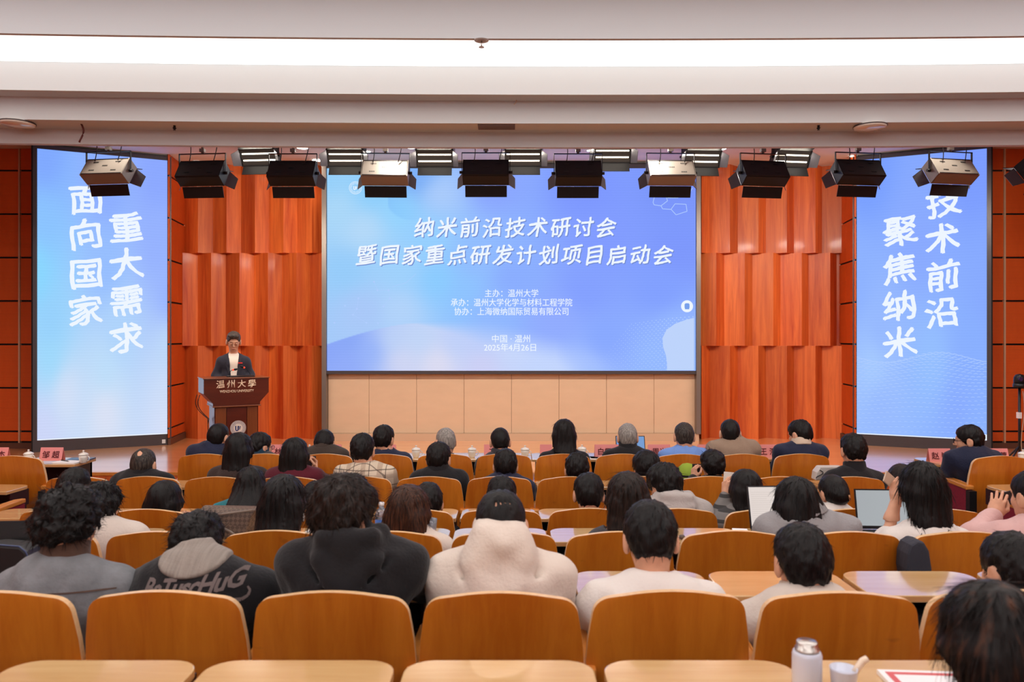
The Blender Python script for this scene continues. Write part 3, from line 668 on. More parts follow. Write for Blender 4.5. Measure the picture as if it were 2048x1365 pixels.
# ================================================================== SEATS AND DESKS
P_ = .55
CH_H = .88
def back_outline():
    """half outline of the plywood back: (x, z), bottom to top centre"""
    pts = [(.262, .20), (.268, .45), (.270, .64), (.265, .71), (.257, .765)]
    for k in range(1, 7):
        a = k / 7 * R(90)
        pts.append((.180 + .072 * math.cos(a) ** .9, .79 + .068 * math.sin(a)))
    for k in range(1, 5):
        x = .18 * (1 - k / 5) ; pts.append((x, .858 + .022 * (1 - (x / .18) ** 2)))
    pts.append((0, .88))
    return pts
def chair_back_mesh():
    half = back_outline(); full = half + [(-x, z) for x, z in reversed(half[:-1])]
    bend = lambda x, z: (CH_H - z) * .12 + .022 * (x / .27) ** 2        # leans back, curved round the sitter
    bm = bmesh.new(); t = .024
    # strips of quads between left and right outline give a curved board
    rows = []; n = len(half)
    for x, z in half:
        m = 9; rows.append([(x * (-1 + 2 * k / (m - 1)), z) for k in range(m)])
    V = {}
    for side in (0, 1):
        for i, rw in enumerate(rows):
            for k, (x, z) in enumerate(rw): V[(side, i, k)] = bm.verts.new((x, bend(x, z) + side * t, z))
    for i in range(n - 1):
        for k in range(8):
            for side in (0, 1):
                q = [V[(side, i, k)], V[(side, i, k + 1)], V[(side, i + 1, k + 1)], V[(side, i + 1, k)]]
                if side: q.reverse()
                try: f = bm.faces.new(q); f.material_index = 0; f.smooth = True
                except ValueError: pass
    def rim(a, b):
        q = [V[(0, *a)], V[(1, *a)], V[(1, *b)], V[(0, *b)]]
        try: f = bm.faces.new(q); f.material_index = 1; f.smooth = False
        except ValueError: pass
    for i in range(n - 1): rim((i, 8), (i + 1, 8)); rim((i + 1, 0), (i, 0))
    for k in range(8): rim((0, k), (0, k + 1))
    bmesh.ops.remove_doubles(bm, verts=bm.verts, dist=1e-5)
    bmesh.ops.dissolve_degenerate(bm, edges=bm.edges, dist=1e-6)
    bmesh.ops.recalc_face_normals(bm, faces=bm.faces)
    es = [e for e in bm.edges if len(e.link_faces) == 2 and {f.material_index for f in e.link_faces} == {0, 1}]
    r_ = bmesh.ops.bevel(bm, geom=es, offset=.006, segments=2, affect='EDGES', profile=.5, clamp_overlap=True, material=1)
    me = bpy.data.meshes.new('backrest'); bm.to_mesh(me); bm.free()
    me.materials.append(m_ply); me.materials.append(m_plyedge)
    return me
CHM = {'backrest': chair_back_mesh()}
b = MB()
for z0, z1, w_ in ((.46, .60, .22), (.60, .74, .225), (.74, .83, .2)):
    b.box((-w_, (CH_H - (z0 + z1) / 2) * .12 + .03, z0), (w_, (CH_H - (z0 + z1) / 2) * .12 + .075, z1))
CHM['back_cushion'] = b.mesh('back_cushion', m_red, bevel=.015)
CHM['seat'] = MB().box((-.235, .14, .38), (.235, .48, .46)).mesh('seat', m_red, bevel=.025)
a_ = MB(); pts = [(-.036, .02, .585), (.036, .02, .585), (.04, .2, .6), (.036, .36, .605), (.02, .42, .6), (-.02, .42, .6), (-.036, .36, .605), (-.04, .2, .6)]
a_.prism(pts, (0, 0, .035)); CHM['armrest'] = a_.mesh('armrest', m_arm, bevel=.008)
CHM['side_panel'] = MB().box((-.03, .03, .12), (.03, .40, .60)).mesh('side_panel', m_red, bevel=.01)
CHM['side_post'] = MB().box((-.032, -.02, 0.0), (.032, .03, .58)).box((-.032, .02, 0), (.032, .36, .12)).mesh('side_post', m_blk)
def chair(loc, rz, label, group, arms=(-1,), vis_arm=False):
    root = empty('auditorium_chair', loc, rz); tag(root, label, 'chair', group)
    link('backrest', CHM['backrest'], root); link('back_cushion', CHM['back_cushion'], root); link('seat', CHM['seat'], root)
    for s in arms:
        for k in ('armrest', 'side_panel', 'side_post'):
            o = link(k, CHM[k], root); o.location = (s * P_ / 2, 0, 0)
    return root
def desk_meshes():
    out = {}
    def top(dep):
        b = MB(); w_, r_ = .262, .085; pts = []
        pts += [(-w_, -dep), (w_, -dep)]
        for k in range(7):
            a = R(90) * k / 6; pts.append((w_ - r_ + r_ * math.cos(a), -r_ + r_ * math.sin(a) * .9))
        for k in range(7):
            a = R(90) + R(90) * k / 6; pts.append((-w_ + r_ + r_ * math.cos(a), -r_ + r_ * math.sin(a) * .9))
        b.prism([(x, y, -.026) for x, y in pts], (0, 0, .026), 0, 1)
        return b.mesh('desk_top', [m_desk, m_deskedge], bevel=.004)
    def tray(dep):
        b = MB(); b.box((-.24, -dep + .06, -.16), (.24, -.03, -.145)); b.box((-.24, -.06, -.30), (.24, -.045, -.027))
        b.box((-.25, -dep + .06, -.16), (-.24, -.03, -.027)); b.box((.24, -dep + .06, -.16), (.25, -.03, -.027))
        return b.mesh('book_tray', m_darkred)
    for dep in (.31, .40): out[dep] = (top(dep), tray(dep))
    return out
DKM = desk_meshes()
_leg = {}
def desk(loc, rz, label, group, dep=.31, floor=0.0):
    root = empty('writing_desk', loc, rz); tag(root, label, 'desk', group)
    link('desk_top', DKM[dep][0], root); link('book_tray', DKM[dep][1], root)
    h = round(loc[2] - floor, 3)
    if h not in _leg: _leg[h] = MB().box((-.02, -.10, -h), (.02, -.05, -.03)).box((-.03, -.2, -h), (.03, .02, -h + .02)).mesh('leg', m_steel)
    for s in (-1, 1):
        o = link('leg', _leg[h], root); o.location = (s * .2, 0, 0)
    return root
# rows: distance of the chair tops, height below the eye, first centre (photo px), pitch px, count
ROWS = {'E': (6.90, 1.075, 409, 119.75, 11), 'D': (5.83, 1.085, 150, 141.5, 12), 'C': (4.65, 1.066, 115, 177.4, 11), 'B': (3.567, .925, 83, 231.3, 10), 'A': (2.42, .823, -22, 341.3, 7)}
DESKS = {'E': (6.70, 1.277), 'D': (5.46, 1.245), 'C': (4.41, 1.120), 'B': (3.13, .973), 'A': (2.14, .917)}
ROWNAME = {'E': 'front row', 'D': 'second row', 'C': 'third row', 'B': 'fourth row', 'A': 'nearest row'}
ORD = ['first', 'second', 'third', 'fourth', 'fifth', 'sixth', 'seventh', 'eighth', 'ninth', 'tenth', 'eleventh', 'twelfth']
WEAR = {('D', 5): 0}
jr = random.Random(5)
for rn, (d, drop, px0, pitch, n) in ROWS.items():
    for k in range(n):
        x = (px0 + pitch * k - CX) * d / F
        z = EYE - drop - CH_H
        arms = (-1, 1) if k == n - 1 else (-1,)
        chair((x, d + jr.uniform(-.012, .012), z), R(jr.uniform(-1.2, 1.2)), 'curved plywood chair, %s from the left in the %s, middle block' % (ORD[k], ROWNAME[rn]), 'chairs of the %s' % ROWNAME[rn], arms)
        dd, dz = DESKS[rn]
        dx = x * dd / d if rn in 'AB' else x
        if rn == 'A' and k in (0, 6): dx = x * 1.0
        desk((x + 0.0, dd, EYE - dz), 0, 'pale laminate writing desk with rounded corners behind the %s chair of the %s' % (ORD[k], ROWNAME[rn]), 'desks behind the %s' % ROWNAME[rn], .40 if rn == 'A' else .31, z)
# side blocks, turned a little to the middle
for s, nm in ((-1, 'left'), (1, 'right')):
    rz = R(3) * s
    for j in range(2):
        x = s * (4.33 + .55 * j) if s < 0 else 4.25 + .55 * j
        chair((x, 6.5, 0.04), rz, 'tall plywood chair at the aisle end of the front row, %s block' % nm if j == 0 else 'plywood chair beside the aisle chair, front row, %s block' % nm, 'chairs of the %s block' % nm, (-s,) if j == 0 else (-s,))
        desk((x, 6.38, .70), rz, 'writing desk behind the %s chair of the %s block' % ('aisle' if j == 0 else 'second', nm), 'desks of the %s block' % nm, .31, 0)
        if j == 0: chair((s * 4.22, 5.62, 0.02), rz, 'second row aisle chair of the %s block with red sided armrest' % nm, 'chairs of the %s block' % nm, (-s,))
# front table of the guests: one unit per seat, closed front
def front_table(x0, x1, label, yc=7.66):
    root = empty('front_table', ((x0 + x1) / 2, yc, 0)); tag(root, label, 'table', 'front tables'); h = (x1 - x0) / 2
    b = MB(); pts = [(-h, -.2), (h, -.2), (h, .17), (h - .05, .22), (-h + .05, .22), (-h, .17)]
    b.prism([(x, y, .709) for x, y in pts], (0, 0, .026), 0, 1); b.build('table_top', [m_desk, m_deskedge], root, bevel=.004)
    MB().box((-h + .04, .14, .05), (h - .04, .17, .709)).box((-h + .04, -.12, .50), (h - .04, .14, .515)).build('front_panel', m_darkred, root)
    for s in (-1, 1): MB().box((s * (h - .06) - .02, -.12, 0), (s * (h - .06) + .02, .17, .709)).build('leg', m_blk, root)
for k in range(6):
    x0 = (409 - 60 + 239.5 * k - CX) * 6.9 / F
    front_table(x0, min(x0 + 1.098, 3.0), 'wooden front table with name cards, %s from the left, middle block' % ORD[k])
front_table(-5.40, -4.17, 'wooden front table of the left block with papers, cups and name cards', 7.35)
front_table(4.03, 5.2, 'wooden front table of the right block before the man in navy', 7.35)
TT = .735
# ---- cups, cards and papers
cup_p = None
def teacup(x, y, z, rz, label):
    root = empty('teacup', (x, y, z), rz); tag(root, label, 'cup', 'lidded white teacups')
    global cup_p
    if cup_p is None:
        cup_p = {}
        cup_p['body'] = MB().lathe([(.001, 0), (.026, 0), (.028, .004), (.036, .02), (.041, .05), (.042, .078), (.039, .078), (.036, .03), (.001, .01)], 28).mesh('body', m_porc)
        cup_p['lid'] = MB().lathe([(.046, .078), (.046, .082), (.036, .092), (.016, .100), (.007, .102), (.006, .108), (.010, .113), (.009, .120), (.001, .123)], 28).mesh('lid', m_porc)
        cup_p['handle'] = MB().tube([(.038 + .026 * math.sin(t), 0, .042 + .024 * math.cos(t)) for t in [math.pi * k / 10 for k in range(11)]], .0045, 8).mesh('handle', m_porc)
    for k in cup_p: link(k, cup_p[k], root)
    return root
CUPS = [(57, 902, 7.3, 'behind the leftmost aisle chair'), (167, 905, 7.25, 'at the right corner of the left table'), (619, 903, 7.35, 'beside the brown-jacketed man'), (832, 905, 7.3, 'left of the grey-haired man, before the beige wall'),
        (944, 905, 7.3, 'between the grey-haired man and the dark-haired man'), (1050, 905, 7.3, 'right of the dark-haired man, before the beige wall'), (1164, 905, 7.35, 'right of the long-haired woman in the front row'), (2046, 900, 7.3, 'at the right edge, on the right table')]
for px, py, d, wh in CUPS:
    d = d + .28 if 300 < px < 1800 else d; p = at(px, 915, d); teacup(p.x, d, TT, R(jr.uniform(-12, 8)), 'white lidded porcelain teacup ' + wh)
def name_card(px, d, text, wh, wpx=44, rz=0.0):
    p = at(px, 905, d); root = empty('name_card', (p.x, d, TT), rz); tag(root, 'pink folded name card with dark red characters ' + wh, 'name card', 'pink name cards')
    w_ = wpx * d / F / 2; h = .125
    b = MB()
    b.add([(-w_, -.035, 0), (w_, -.035, 0), (w_, 0, h), (-w_, 0, h), (w_, .035, 0), (-w_, .035, 0)], [(0, 1, 2, 3), (3, 2, 4, 5)])
    b.add([(-w_, -.033, 0), (w_, -.033, 0), (w_, 0, h - .004), (-w_, 0, h - .004), (w_, .033, 0), (-w_, .033, 0)], [(3, 2, 1, 0), (5, 4, 2, 3)])
    b.build('card', m_card, root)
    if text:
        g = glyphs(text, .075, m_ink, root, 'lettering', (0, -.0245, .052), bold=.01, depth=.0005); g.rotation_euler = (-math.atan2(.035, h), 0, 0)
        tag(g, kind='stuff')
CARDS = [(-4, '文 杰', 'at the left edge of the picture', 44), (104.5, '邹 超', 'upright on the left table beside papers', 45), (548, '成 林', 'behind the bespectacled man in front row', 44), (668, '王 柏', 'behind the brown-jacketed man', 30), (779, '李', 'behind the balding man in navy', 26), (985, '工', 'behind the short dark-haired man', 34),
         (1092, '', 'left of the long-haired woman', 24), (1216, '白雪冬', 'left of the grey-haired man with the laptop', 54), (1318, '周光', 'between the laptop and the blue shirt', 44), (1420, '黄 华', 'between the blue shirt and the tan sweater', 50), (1535, '王 潘', 'between the tan sweater and navy suit', 44), (1878, '赵 巍', 'left of the man in navy at right', 44), (1994, '张 蒙', 'right of the man in navy at right', 42)]
for px, tx, wh, wp in CARDS: name_card(px, 7.42 if px < 200 else 7.62 if px < 1800 else 7.35, tx, wh, wp)
def flat(name, label, cat, x, y, z, w_, l_, h, m, rz=0.0, group=None, bevel=0):
    o = MB().box((-w_ / 2, -l_ / 2, 0), (w_ / 2, l_ / 2, h)).build(name, m, bevel=bevel); o.location = (x, y, z); o.rotation_euler.z = rz
    tag(o, label, cat, group); return o
def pen(label, x, y, z, rz, m):
    r_ = empty('pen', (x, y, z + .006), rz); tag(r_, label, 'pen')
    MB().tube([(-.065, 0, 0), (.05, 0, 0)], .0045, 8).build('barrel', m, r_); MB().tube([(.05, 0, 0), (.068, 0, 0)], [.0045, .001], 8).build('tip', m_chrome, r_)
m_blue = mat('blue_folder', C(70, 120, 210), .35)
flat('folder', 'dark blue folder lying under the teacup on the left table', 'folder', at(160, 915, 7.42).x, 7.42, TT + .001, .23, .16, .012, mat('navy_folder', C(28, 40, 78), .3), R(4))
flat('notepad', 'white notepad on the left table in front of the pink card', 'notepad', at(135, 930, 7.24).x, 7.25, TT + .001, .24, .15, .012, m_paper, R(-8))
flat('document', 'printed sheet of paper at the near edge of the left table', 'paper', at(95, 935, 7.25).x, 7.26, TT + .001, .16, .17, .003, mat('printed_sheet', C(196, 196, 210), .6, tone=((6, 90, 1), .35)), R(6))
pen('black pen on the notepad of the left table', at(134, 922, 7.3).x, 7.27, TT + .012, R(-28), m_blk)
for px, wh in ((700, 'behind the plaid shirt'), (1180, 'right of the long-haired woman'), (1200, 'by the card of three characters'), (1880, 'before the man in navy at right')):
    flat('document', 'white sheet of paper on the front table ' + wh, 'paper', at(px, 920, 7.56).x, 7.56 if px < 1800 else 7.27, TT + .001, .2, .13, .003, m_paper, R(jr.uniform(-10, 10)))

# ================================================================== LECTERN
m_lect = wood('lectern_wood', C(74, 26, 16), C(96, 38, 22), grain=(3, 20, 20), rough=.28, coat=.4)
m_lectp = wood('lectern_panel_wood', C(112, 58, 28), C(132, 72, 38), grain=(20, 20, 2), rough=.3, coat=.3)
m_gold = mat('pale_gold_lettering', C(240, 214, 184), .4)
LZ = R(30)
lp = at(467, 760, 9.94); lp.z = ZS
le = empty('lectern', lp, LZ); tag(le, 'dark wooden lectern with pale university lettering standing on the stage', 'lectern')
S_ = 9.72 / F
ztop = EYE - (757.7 - HY) * S_ - ZS
zf = lambda py: EYE - (py - HY) * S_ - ZS
hw = 62 * S_
front_poly = [(-hw, zf(758)), (-hw, zf(787)), (-45 * S_, zf(806)), (-45 * S_, zf(812)), (45 * S_, zf(812)), (45 * S_, zf(806)), (hw, zf(787)), (hw, zf(758))]
b = MB(); b.prism([(x, -.25, z) for x, z in front_poly], (0, .5, 0)); b.build('upper_box', m_lect, le, bevel=.006)
MB().box((-hw - .01, -.262, zf(758)), (hw + .01, .25, zf(756))).build('top_board', m_lectp, le, bevel=.004)
MB().box((-46 * S_, -.27, zf(814)), (46 * S_, .24, zf(811.5))).build('moulding', m_lectp, le, bevel=.004)
MB().box((-42 * S_, -.225, .0), (42 * S_, .21, zf(814))).build('column', m_lect, le)
for a, c in ((-40, -20), (-19, 19), (20, 40)):
    MB().box((a * S_, -.24, .1), (c * S_, -.222, zf(815))).build('front_panel', m_lectp if a != -19 else m_lect, le, bevel=.004)
MB().box((-48 * S_, -.28, 0), (48 * S_, .26, .09)).build('plinth', m_lect, le, bevel=.006)
for k, ch in enumerate('温州大學'):
    glyphs(ch, 15.5 * S_ * 1.08, m_gold, le, 'character', ((-31 + 20 * k) * S_, -.251, zf(769.5)), bold=.012, rise=.1, rough=.015, seed=k + 5, depth=.002)
g = glyphs('WENZHOU UNIVERSITY', 7.2 * S_, m_gold, le, 'lettering', (0, -.251, zf(783)), bold=.012, depth=.002); g.scale.x = 65 * S_ / g.dimensions.x; tag(g, kind='stuff')
m_navy = mat('emblem_navy', C(30, 52, 110), .4)
eb = MB(); cx_, cz_ = 2.5 * S_, zf(857)
eb.add([(cx_ + 15 * S_ * math.cos(k * math.pi / 20), -.246, cz_ + 15 * S_ * math.sin(k * math.pi / 20)) for k in range(40)], [tuple(range(40))])
eb.prism([(cx_ + 15 * S_ * math.cos(k * math.pi / 20), -.246, cz_ + 15 * S_ * math.sin(k * math.pi / 20)) for k in range(40)], (0, .006, 0))
em = eb.build('emblem', mat('emblem_white', C(226, 214, 202), .4), le)
e2 = MB(); ring(e2, cx_, cz_, 13.6 * S_, 14.2 * S_, -.2475); ring(e2, cx_, cz_, 9.2 * S_, 9.8 * S_, -.2475); emblem_u(e2, cx_, cz_, 8.6 * S_, -.2478)
ring(e2, cx_, cz_, 10.9 * S_, 12.6 * S_, -.2475, n=56, gap=2); tag(e2.build('emblem_mark', m_navy, em), kind='stuff')
def mic(x0, y0, x1, y1, z1, label):
    r_ = empty('gooseneck_microphone', le.matrix_basis @ Vector((0, 0, 0))); r_.rotation_euler.z = LZ; tag(r_, label, 'microphone', 'lectern microphones')
    zt = ztop + .01
    MB().lathe([(.028, zt), (.026, zt + .016), (.01, zt + .022)], 16, c=(x0, y0, 0)).build('base', m_blk, r_)
    pts = [Vector((x0, y0, zt + .02)).lerp(Vector((x1, y1, z1)), t) + Vector((0, .0, .02 * math.sin(t * 3.14))) for t in [k / 8 for k in range(9)]]
    MB().tube(pts, .004, 8).build('gooseneck', m_steel, r_)
    d = (pts[-1] - pts[-2]).normalized()
    MB().tube([pts[-1], pts[-1] + d * .02], .011, 12).build('light_ring', mat('red_glow_ring', C(240, 70, 40), .4, emit=C(255, 70, 40), est=.8), r_)
    MB().tube([pts[-1] + d * .02, pts[-1] + d * .03, pts[-1] + d * .06, pts[-1] + d * .068], [.009, .015, .014, .006], 12).build('head', m_blk, r_)
mic(-9 * S_, .02, -2 * S_, .0, zf(742), 'black gooseneck microphone with red ring, nearer the speaker shirt')
mic(34 * S_, .02, 22 * S_, .0, zf(738), 'black gooseneck microphone with red ring, at the right of the lectern top')
o = flat('document_holder', 'flat dark tablet lying on the lectern top', 'tablet', 0, 0, 0, .3, .2, .015, m_blk); o.location = le.matrix_basis @ Vector((.1, -.02, ztop + .012)); o.rotation_euler.z = LZ
for k, off in enumerate((0, .06)):
    pts = [at(394 + off * 100 + (22 - off * 60) * t - 12 * math.sin(t * 3.1), 790 + 48 * t, 9.85) for t in [q / 10 for q in range(11)]] + [at(416, 838 + 45 * t, 9.85) for t in [q / 4 for q in range(1, 5)]] + [Vector((at(417, 885, 9.85).x, 9.86, ZS + .006))]
    o = MB().tube(pts, .005, 6).build('microphone_cable', m_blk); tag(o, 'thin black cable looping down the left side of the lectern, %s loop' % ('outer' if k == 0 else 'inner'), 'cable')

# ================================================================== CAMERA ON STAND, BAGS, LAPTOPS AND SMALL THINGS
pc = at(2039, 890, 9.9); root = empty('camera_stand', (pc.x, 9.9, ZS)); tag(root, 'black pole stand with clamps at the far right edge of the stage', 'stand')
MB().tube([(0, 0, .05), (0, 0, 1.03)], .017, 10).build('pole', m_blk, root)
for k in range(3):
    a = R(90 + 120 * k); MB().tube([(0, 0, .25), (.3 * math.cos(a), .3 * math.sin(a), .015)], .011, 8).build('leg', m_blk, root)
MB().box((-.03, -.03, .62), (.012, .02, .70)).build('cable_box', m_paper, root)
MB().tube([(.03 + .02 * math.sin(t * 6), -.02, .98 - .85 * t) for t in [k / 12 for k in range(13)]], .005, 6).build('cable', m_alu, root)
r2 = empty('video_camera', (pc.x, 9.9, ZS + 1.03)); tag(r2, 'dark dome shaped video camera on top of the black pole stand', 'camera')
MB().lathe([(.001, 0), (.075, 0), (.078, .02), (.074, .05), (.05, .052)], 24).build('base', m_blk, r2)
MB().lathe([(.066, .05), (.07, .08), (.066, .13), (.045, .165), (.001, .178)], 24).build('dome', m_steel, r2)
o = MB().tube([(0, 0, 0), (0, -.02, 0)], .026, 20).build('lens', mat('camera_lens', C(20, 30, 80), .05, coat=1), r2); o.location = (-.03, -.058, .11)
p = at(2046, 905, 9.8)

def laptop(px, py, d, wm, hm, scr_m, label, rz=0.0, tilt=18, lid_tex=None):
    """hinge centre at (px,py); screen faces -Y (towards the row behind)"""
    p = at(px, py, d); root = empty('laptop', p, rz); tag(root, label, 'laptop')
    MB().box((-wm / 2, -.21, -.016), (wm / 2, 0, 0)).build('base', m_steel, root, bevel=.003)
    MB().box((-wm / 2 + .02, -.11, 0), (wm / 2 - .02, -.02, .0015)).build('keyboard', m_blk, root)
    lid = MB().box((-wm / 2, -.004, 0), (wm / 2, .004, hm)).build('lid', m_steel, root); lid.rotation_euler.x = -R(tilt); lid.location = (0, .002, .002)
    s = MB().box((-wm / 2 + .008, -.0055, .018), (wm / 2 - .008, -.0045, hm - .008)).build('screen', scr_m, lid)
    return root
m_scrw = mat('laptop_screen_page', (0, 0, 0, 1), .3, emit=C(226, 214, 208), est=.95)
m_scrg = mat('laptop_screen_grey', (0, 0, 0, 1), .3, emit=C(172, 178, 182), est=.9)
m_scrb = mat('laptop_screen_blue', (0, 0, 0, 1), .3, emit=C(110, 160, 220), est=.8)
m_scrd = mat('laptop_screen_dark', C(8, 8, 10), .25)
zd = EYE - 1.12
lpC = at(1553, 1062, 4.36); L1 = laptop(1553, 1055, 4.30, .30, .245, m_scrw, 'open laptop showing a white page, left of the woman in grey coat', R(2), 16)
L1.location.z = zd + .017
dt = MB()
for k in range(14): dt.box((-.13, -.0062, .05 + k * .012), (-.13 + .09 + .13 * ((k * 7) % 5) / 5, -.0056, .053 + k * .012))
t_ = dt.build('page_lines', mat('page_line_tint', (0, 0, 0, 1), .3, emit=C(214, 201, 194), est=.95), [c for c in L1.children if c.name.startswith('lid')][0]); tag(t_, kind='stuff')
L2 = laptop(1768, 1060, 4.30, .30, .225, m_scrg, 'open laptop with a grey screen beside the woman with long black hair', R(-3), 12); L2.location.z = zd + .017
L3 = laptop(-14, 1120, 3.05, .34, .20, m_scrd, 'black laptop with its screen dark, left of the man in denim', R(4), 12); L3.location.z = EYE - .973 + .017
L4 = laptop(1262, 905, 7.66, .30, .19, m_scrb, 'laptop open before the grey-haired man in the front row', 0, 20); L4.location.z = TT + .017
L5 = laptop(700, 920, 7.6, .24, .02, m_scrw, 'closed pale laptop on the front table behind the plaid shirt', R(5), -88); L5.location.z = TT + .017
# black backpack before the dark laptop
bk = empty('backpack', at(-12, 1150, 2.93)); tag(bk, 'black backpack with a painted blue rim light at the left edge of the picture', 'bag'); bk.location.z = EYE - .973
b = MB(); prof = [(-.16, 0), (-.16, .10), (-.145, .135), (-.1, .155), (0, .163), (.1, .155), (.125, .135), (.14, .10), (.14, 0)]
b.prism([(x, 0, z) for x, z in prof], (0, .09, 0)); b.build('body', m_blk, bk, bevel=.012)
MB().tube([(x, -.003, z + .001) for x, z in prof[1:-1]], .003, 6).build('piping', mat('blue_grey_rim_light', C(60, 72, 110), .5), bk)  # blue rim light along the top edge, painted as a thin strip
# monogram-free brown tote on the third-row desk
tt = empty('tote_bag', at(438, 1062, 4.22), R(-6)); tt.scale = (1.15, 1.0, 1.08); tag(tt, 'large brown checked tote bag slumped on the desk beside the woman in teal', 'bag'); tt.location.z = zd + .002
def check_mat():
    m = bpy.data.materials.new('brown_checked_canvas'); m.use_nodes = True; nt = m.node_tree; b = nt.nodes['Principled BSDF']; b.inputs['Roughness'].default_value = .5
    tc = nt.nodes.new('ShaderNodeTexCoord'); mp = nt.nodes.new('ShaderNodeMapping'); mp.inputs['Rotation'].default_value = (0, R(45), 0); ck = nt.nodes.new('ShaderNodeTexChecker')
    ck.inputs['Scale'].default_value = 62; ck.inputs['Color1'].default_value = C(104, 84, 70); ck.inputs['Color2'].default_value = C(78, 60, 50)
    L = nt.links.new; L(tc.outputs['Object'], mp.inputs[0]); L(mp.outputs[0], ck.inputs[0]); L(ck.outputs[0], b.inputs['Base Color']); return m
m_chk = check_mat()
b = MB(); fr = [(-.19, -.06, 0), (.15, -.06, 0), (.175, -.04, .10), (.20, -.03, .145), (-.13, -.05, .095)]; bk_ = [(-.19, .09, 0), (.15, .09, 0), (.19, .07, .11), (.185, .06, .15), (-.10, .06, .15)]
v = fr + bk_; b.add(v, [(0, 1, 2, 3, 4), (9, 8, 7, 6, 5), (0, 5, 6, 1), (1, 6, 7, 2), (2, 7, 8, 3), (3, 8, 9, 4), (4, 9, 5, 0)]); b.build('body', m_chk, tt, bevel=.012, seg=3)
m_strap = mat('tan_leather_strap', C(120, 104, 92), .45)
MB().tube([(-.135, -.056, .097), (0, -.05, .118), (.2, -.035, .148)], .006, 6).build('trim', m_strap, tt)
MB().tube([(.02 + .10 * math.cos(t), -.075, .0 + .06 * math.sin(t)) for t in [math.pi * k / 12 for k in range(13)]], .007, 8).build('handle', m_strap, tt)
# white bag on the second row's desk, right
wb = empty('handbag', at(1662, 958, 6.05)); tag(wb, 'white leather handbag beside the man in black, right of the front row', 'bag'); wb.location.z = EYE - 1.277 + .001 - .02
wb.location = at(1662, 962, 6.28); m_wl = mat('white_leather', C(206, 198, 190), .5)
b = MB(); b.prism([(-.13, 0, 0), (.13, 0, 0), (.13, 0, .09), (.10, 0, .115), (-.085, 0, .115), (-.12, 0, .07)], (0, .10, 0)); b.build('body', m_wl, wb, bevel=.014, seg=3)
MB().box((-.09, -.006, .04), (.125, .0, .112)).build('flap', m_wl, wb, bevel=.003)
MB().tube([(-.1 + .03 * math.sin(t * 5), -.012, .09 - .07 * t) for t in [k / 8 for k in range(9)]], .004, 6).build('strap', m_blk, wb)
# lime cap lying on a second-row desk
cp = empty('baseball_cap', at(1372, 955, 5.7), R(20)); tag(cp, 'lime green cap with dark stripes beside the curly-haired man filming', 'cap')
m_lime = mat('lime_fabric', C(136, 160, 44), .8); 
cp.location = (at(1375, 957, 6.55).x, 6.55, EYE - 1.277 + .024); cp.scale = (1.15, 1.15, 1.15)
MB().lathe([(.085, -.02), (.09, .02), (.086, .06), (.068, .1), (.04, .125), (.001, .135)], 24, close=False).build('crown', m_lime, cp)
for z0 in (.01, .04): MB().lathe([(.0905, z0), (.0905, z0 + .014)], 24, close=False).build('stripe', m_blk, cp)
MB().prism([(.07, -.05, -.015), (.15, -.04, -.02), (.165, 0, -.022), (.15, .04, -.02), (.07, .05, -.015)], (0, 0, .006)).build('peak', m_lime, cp)
# round plastic water bottle seen between the black hoodie and the brown hair
m_clear = mat('clear_plastic', C(225, 232, 250), .08, trans=.75, coat=.3)
wbt = empty('water_bottle', at(763, 1062, 4.22)); wbt.location.z = zd; tag(wbt, 'clear bottle with a blue mark beside the brown-haired woman', 'bottle')
MB().lathe([(.001, 0), (.034, 0), (.036, .01), (.036, .12), (.028, .145), (.014, .16), (.014, .175)], 20).build('body', m_clear, wbt)
MB().lathe([(.0365, .05), (.0365, .10)], 20, close=False).build('label_band', m_blue, wbt); MB().lathe([(.016, .172), (.016, .19), (.001, .191)], 16).build('cap', m_paper, wbt)
wb2 = empty('drinking_glass', at(862, 1062, 4.25)); wb2.location.z = zd; tag(wb2, 'clear plastic cup just right of the brown-haired woman', 'cup')
MB().lathe([(.001, 0), (.028, 0), (.035, .09), (.033, .09), (.027, .006)], 20, close=False).build('body', m_clear, wb2)
# thermos, cup with straw and book on the nearest desk
zA = EYE - .917
m_pale = mat('pale_blue_enamel', C(206, 210, 226), .3, coat=.3)
p = at(1614, 1365, 1.95); th = empty('thermos_flask', (p.x, 1.95, zA)); th.scale = (.97, .97, .85); tag(th, 'pale blue thermos flask with steel lid on the nearest desk', 'flask')
MB().lathe([(.001, 0), (.036, 0), (.0385, .006), (.0385, .108), (.036, .117), (.033, .120)], 32).build('body', m_pale, th)
MB().lathe([(.031, .120), (.0315, .128), (.0275, .130), (.0275, .146), (.025, .149), (.001, .150)], 32).build('lid', m_chrome, th)
p = at(1677, 1365, 1.95); cu_ = empty('drinking_cup', (p.x, 1.92, zA)); cu_.scale = (.95, .95, .9); tag(cu_, 'pale blue cup with a spout beside the thermos flask', 'cup')
MB().lathe([(.001, 0), (.027, 0), (.029, .004), (.0355, .074), (.036, .078), (.0335, .078), (.028, .06), (.001, .058)], 28, close=False).build('body', m_pale, cu_)
MB().tube([(.03, .0, .066), (.042, .005, .078), (.055, .008, .094), (.068, .01, .100)], [.009, .009, .0095, .009], 10).build('spout', mat('cream_silicone', C(236, 214, 190), .4), cu_)
p = at(1835, 1352, 2.0); nb_ = empty('booklet', (1.105, 1.94, zA), R(-4)); tag(nb_, 'white booklet with red border on the nearest desk at right', 'booklet')
MB().box((-.12, -.09, .002), (.12, .09, .014)).build('pages', m_paper, nb_); r_ = mat('red_print', C(206, 92, 96), .6)
MB().box((-.105, .062, .0142), (.12, .076, .0148)).box((-.105, -.09, .0142), (-.088, .062, .0148)).build('red_border', r_, nb_)
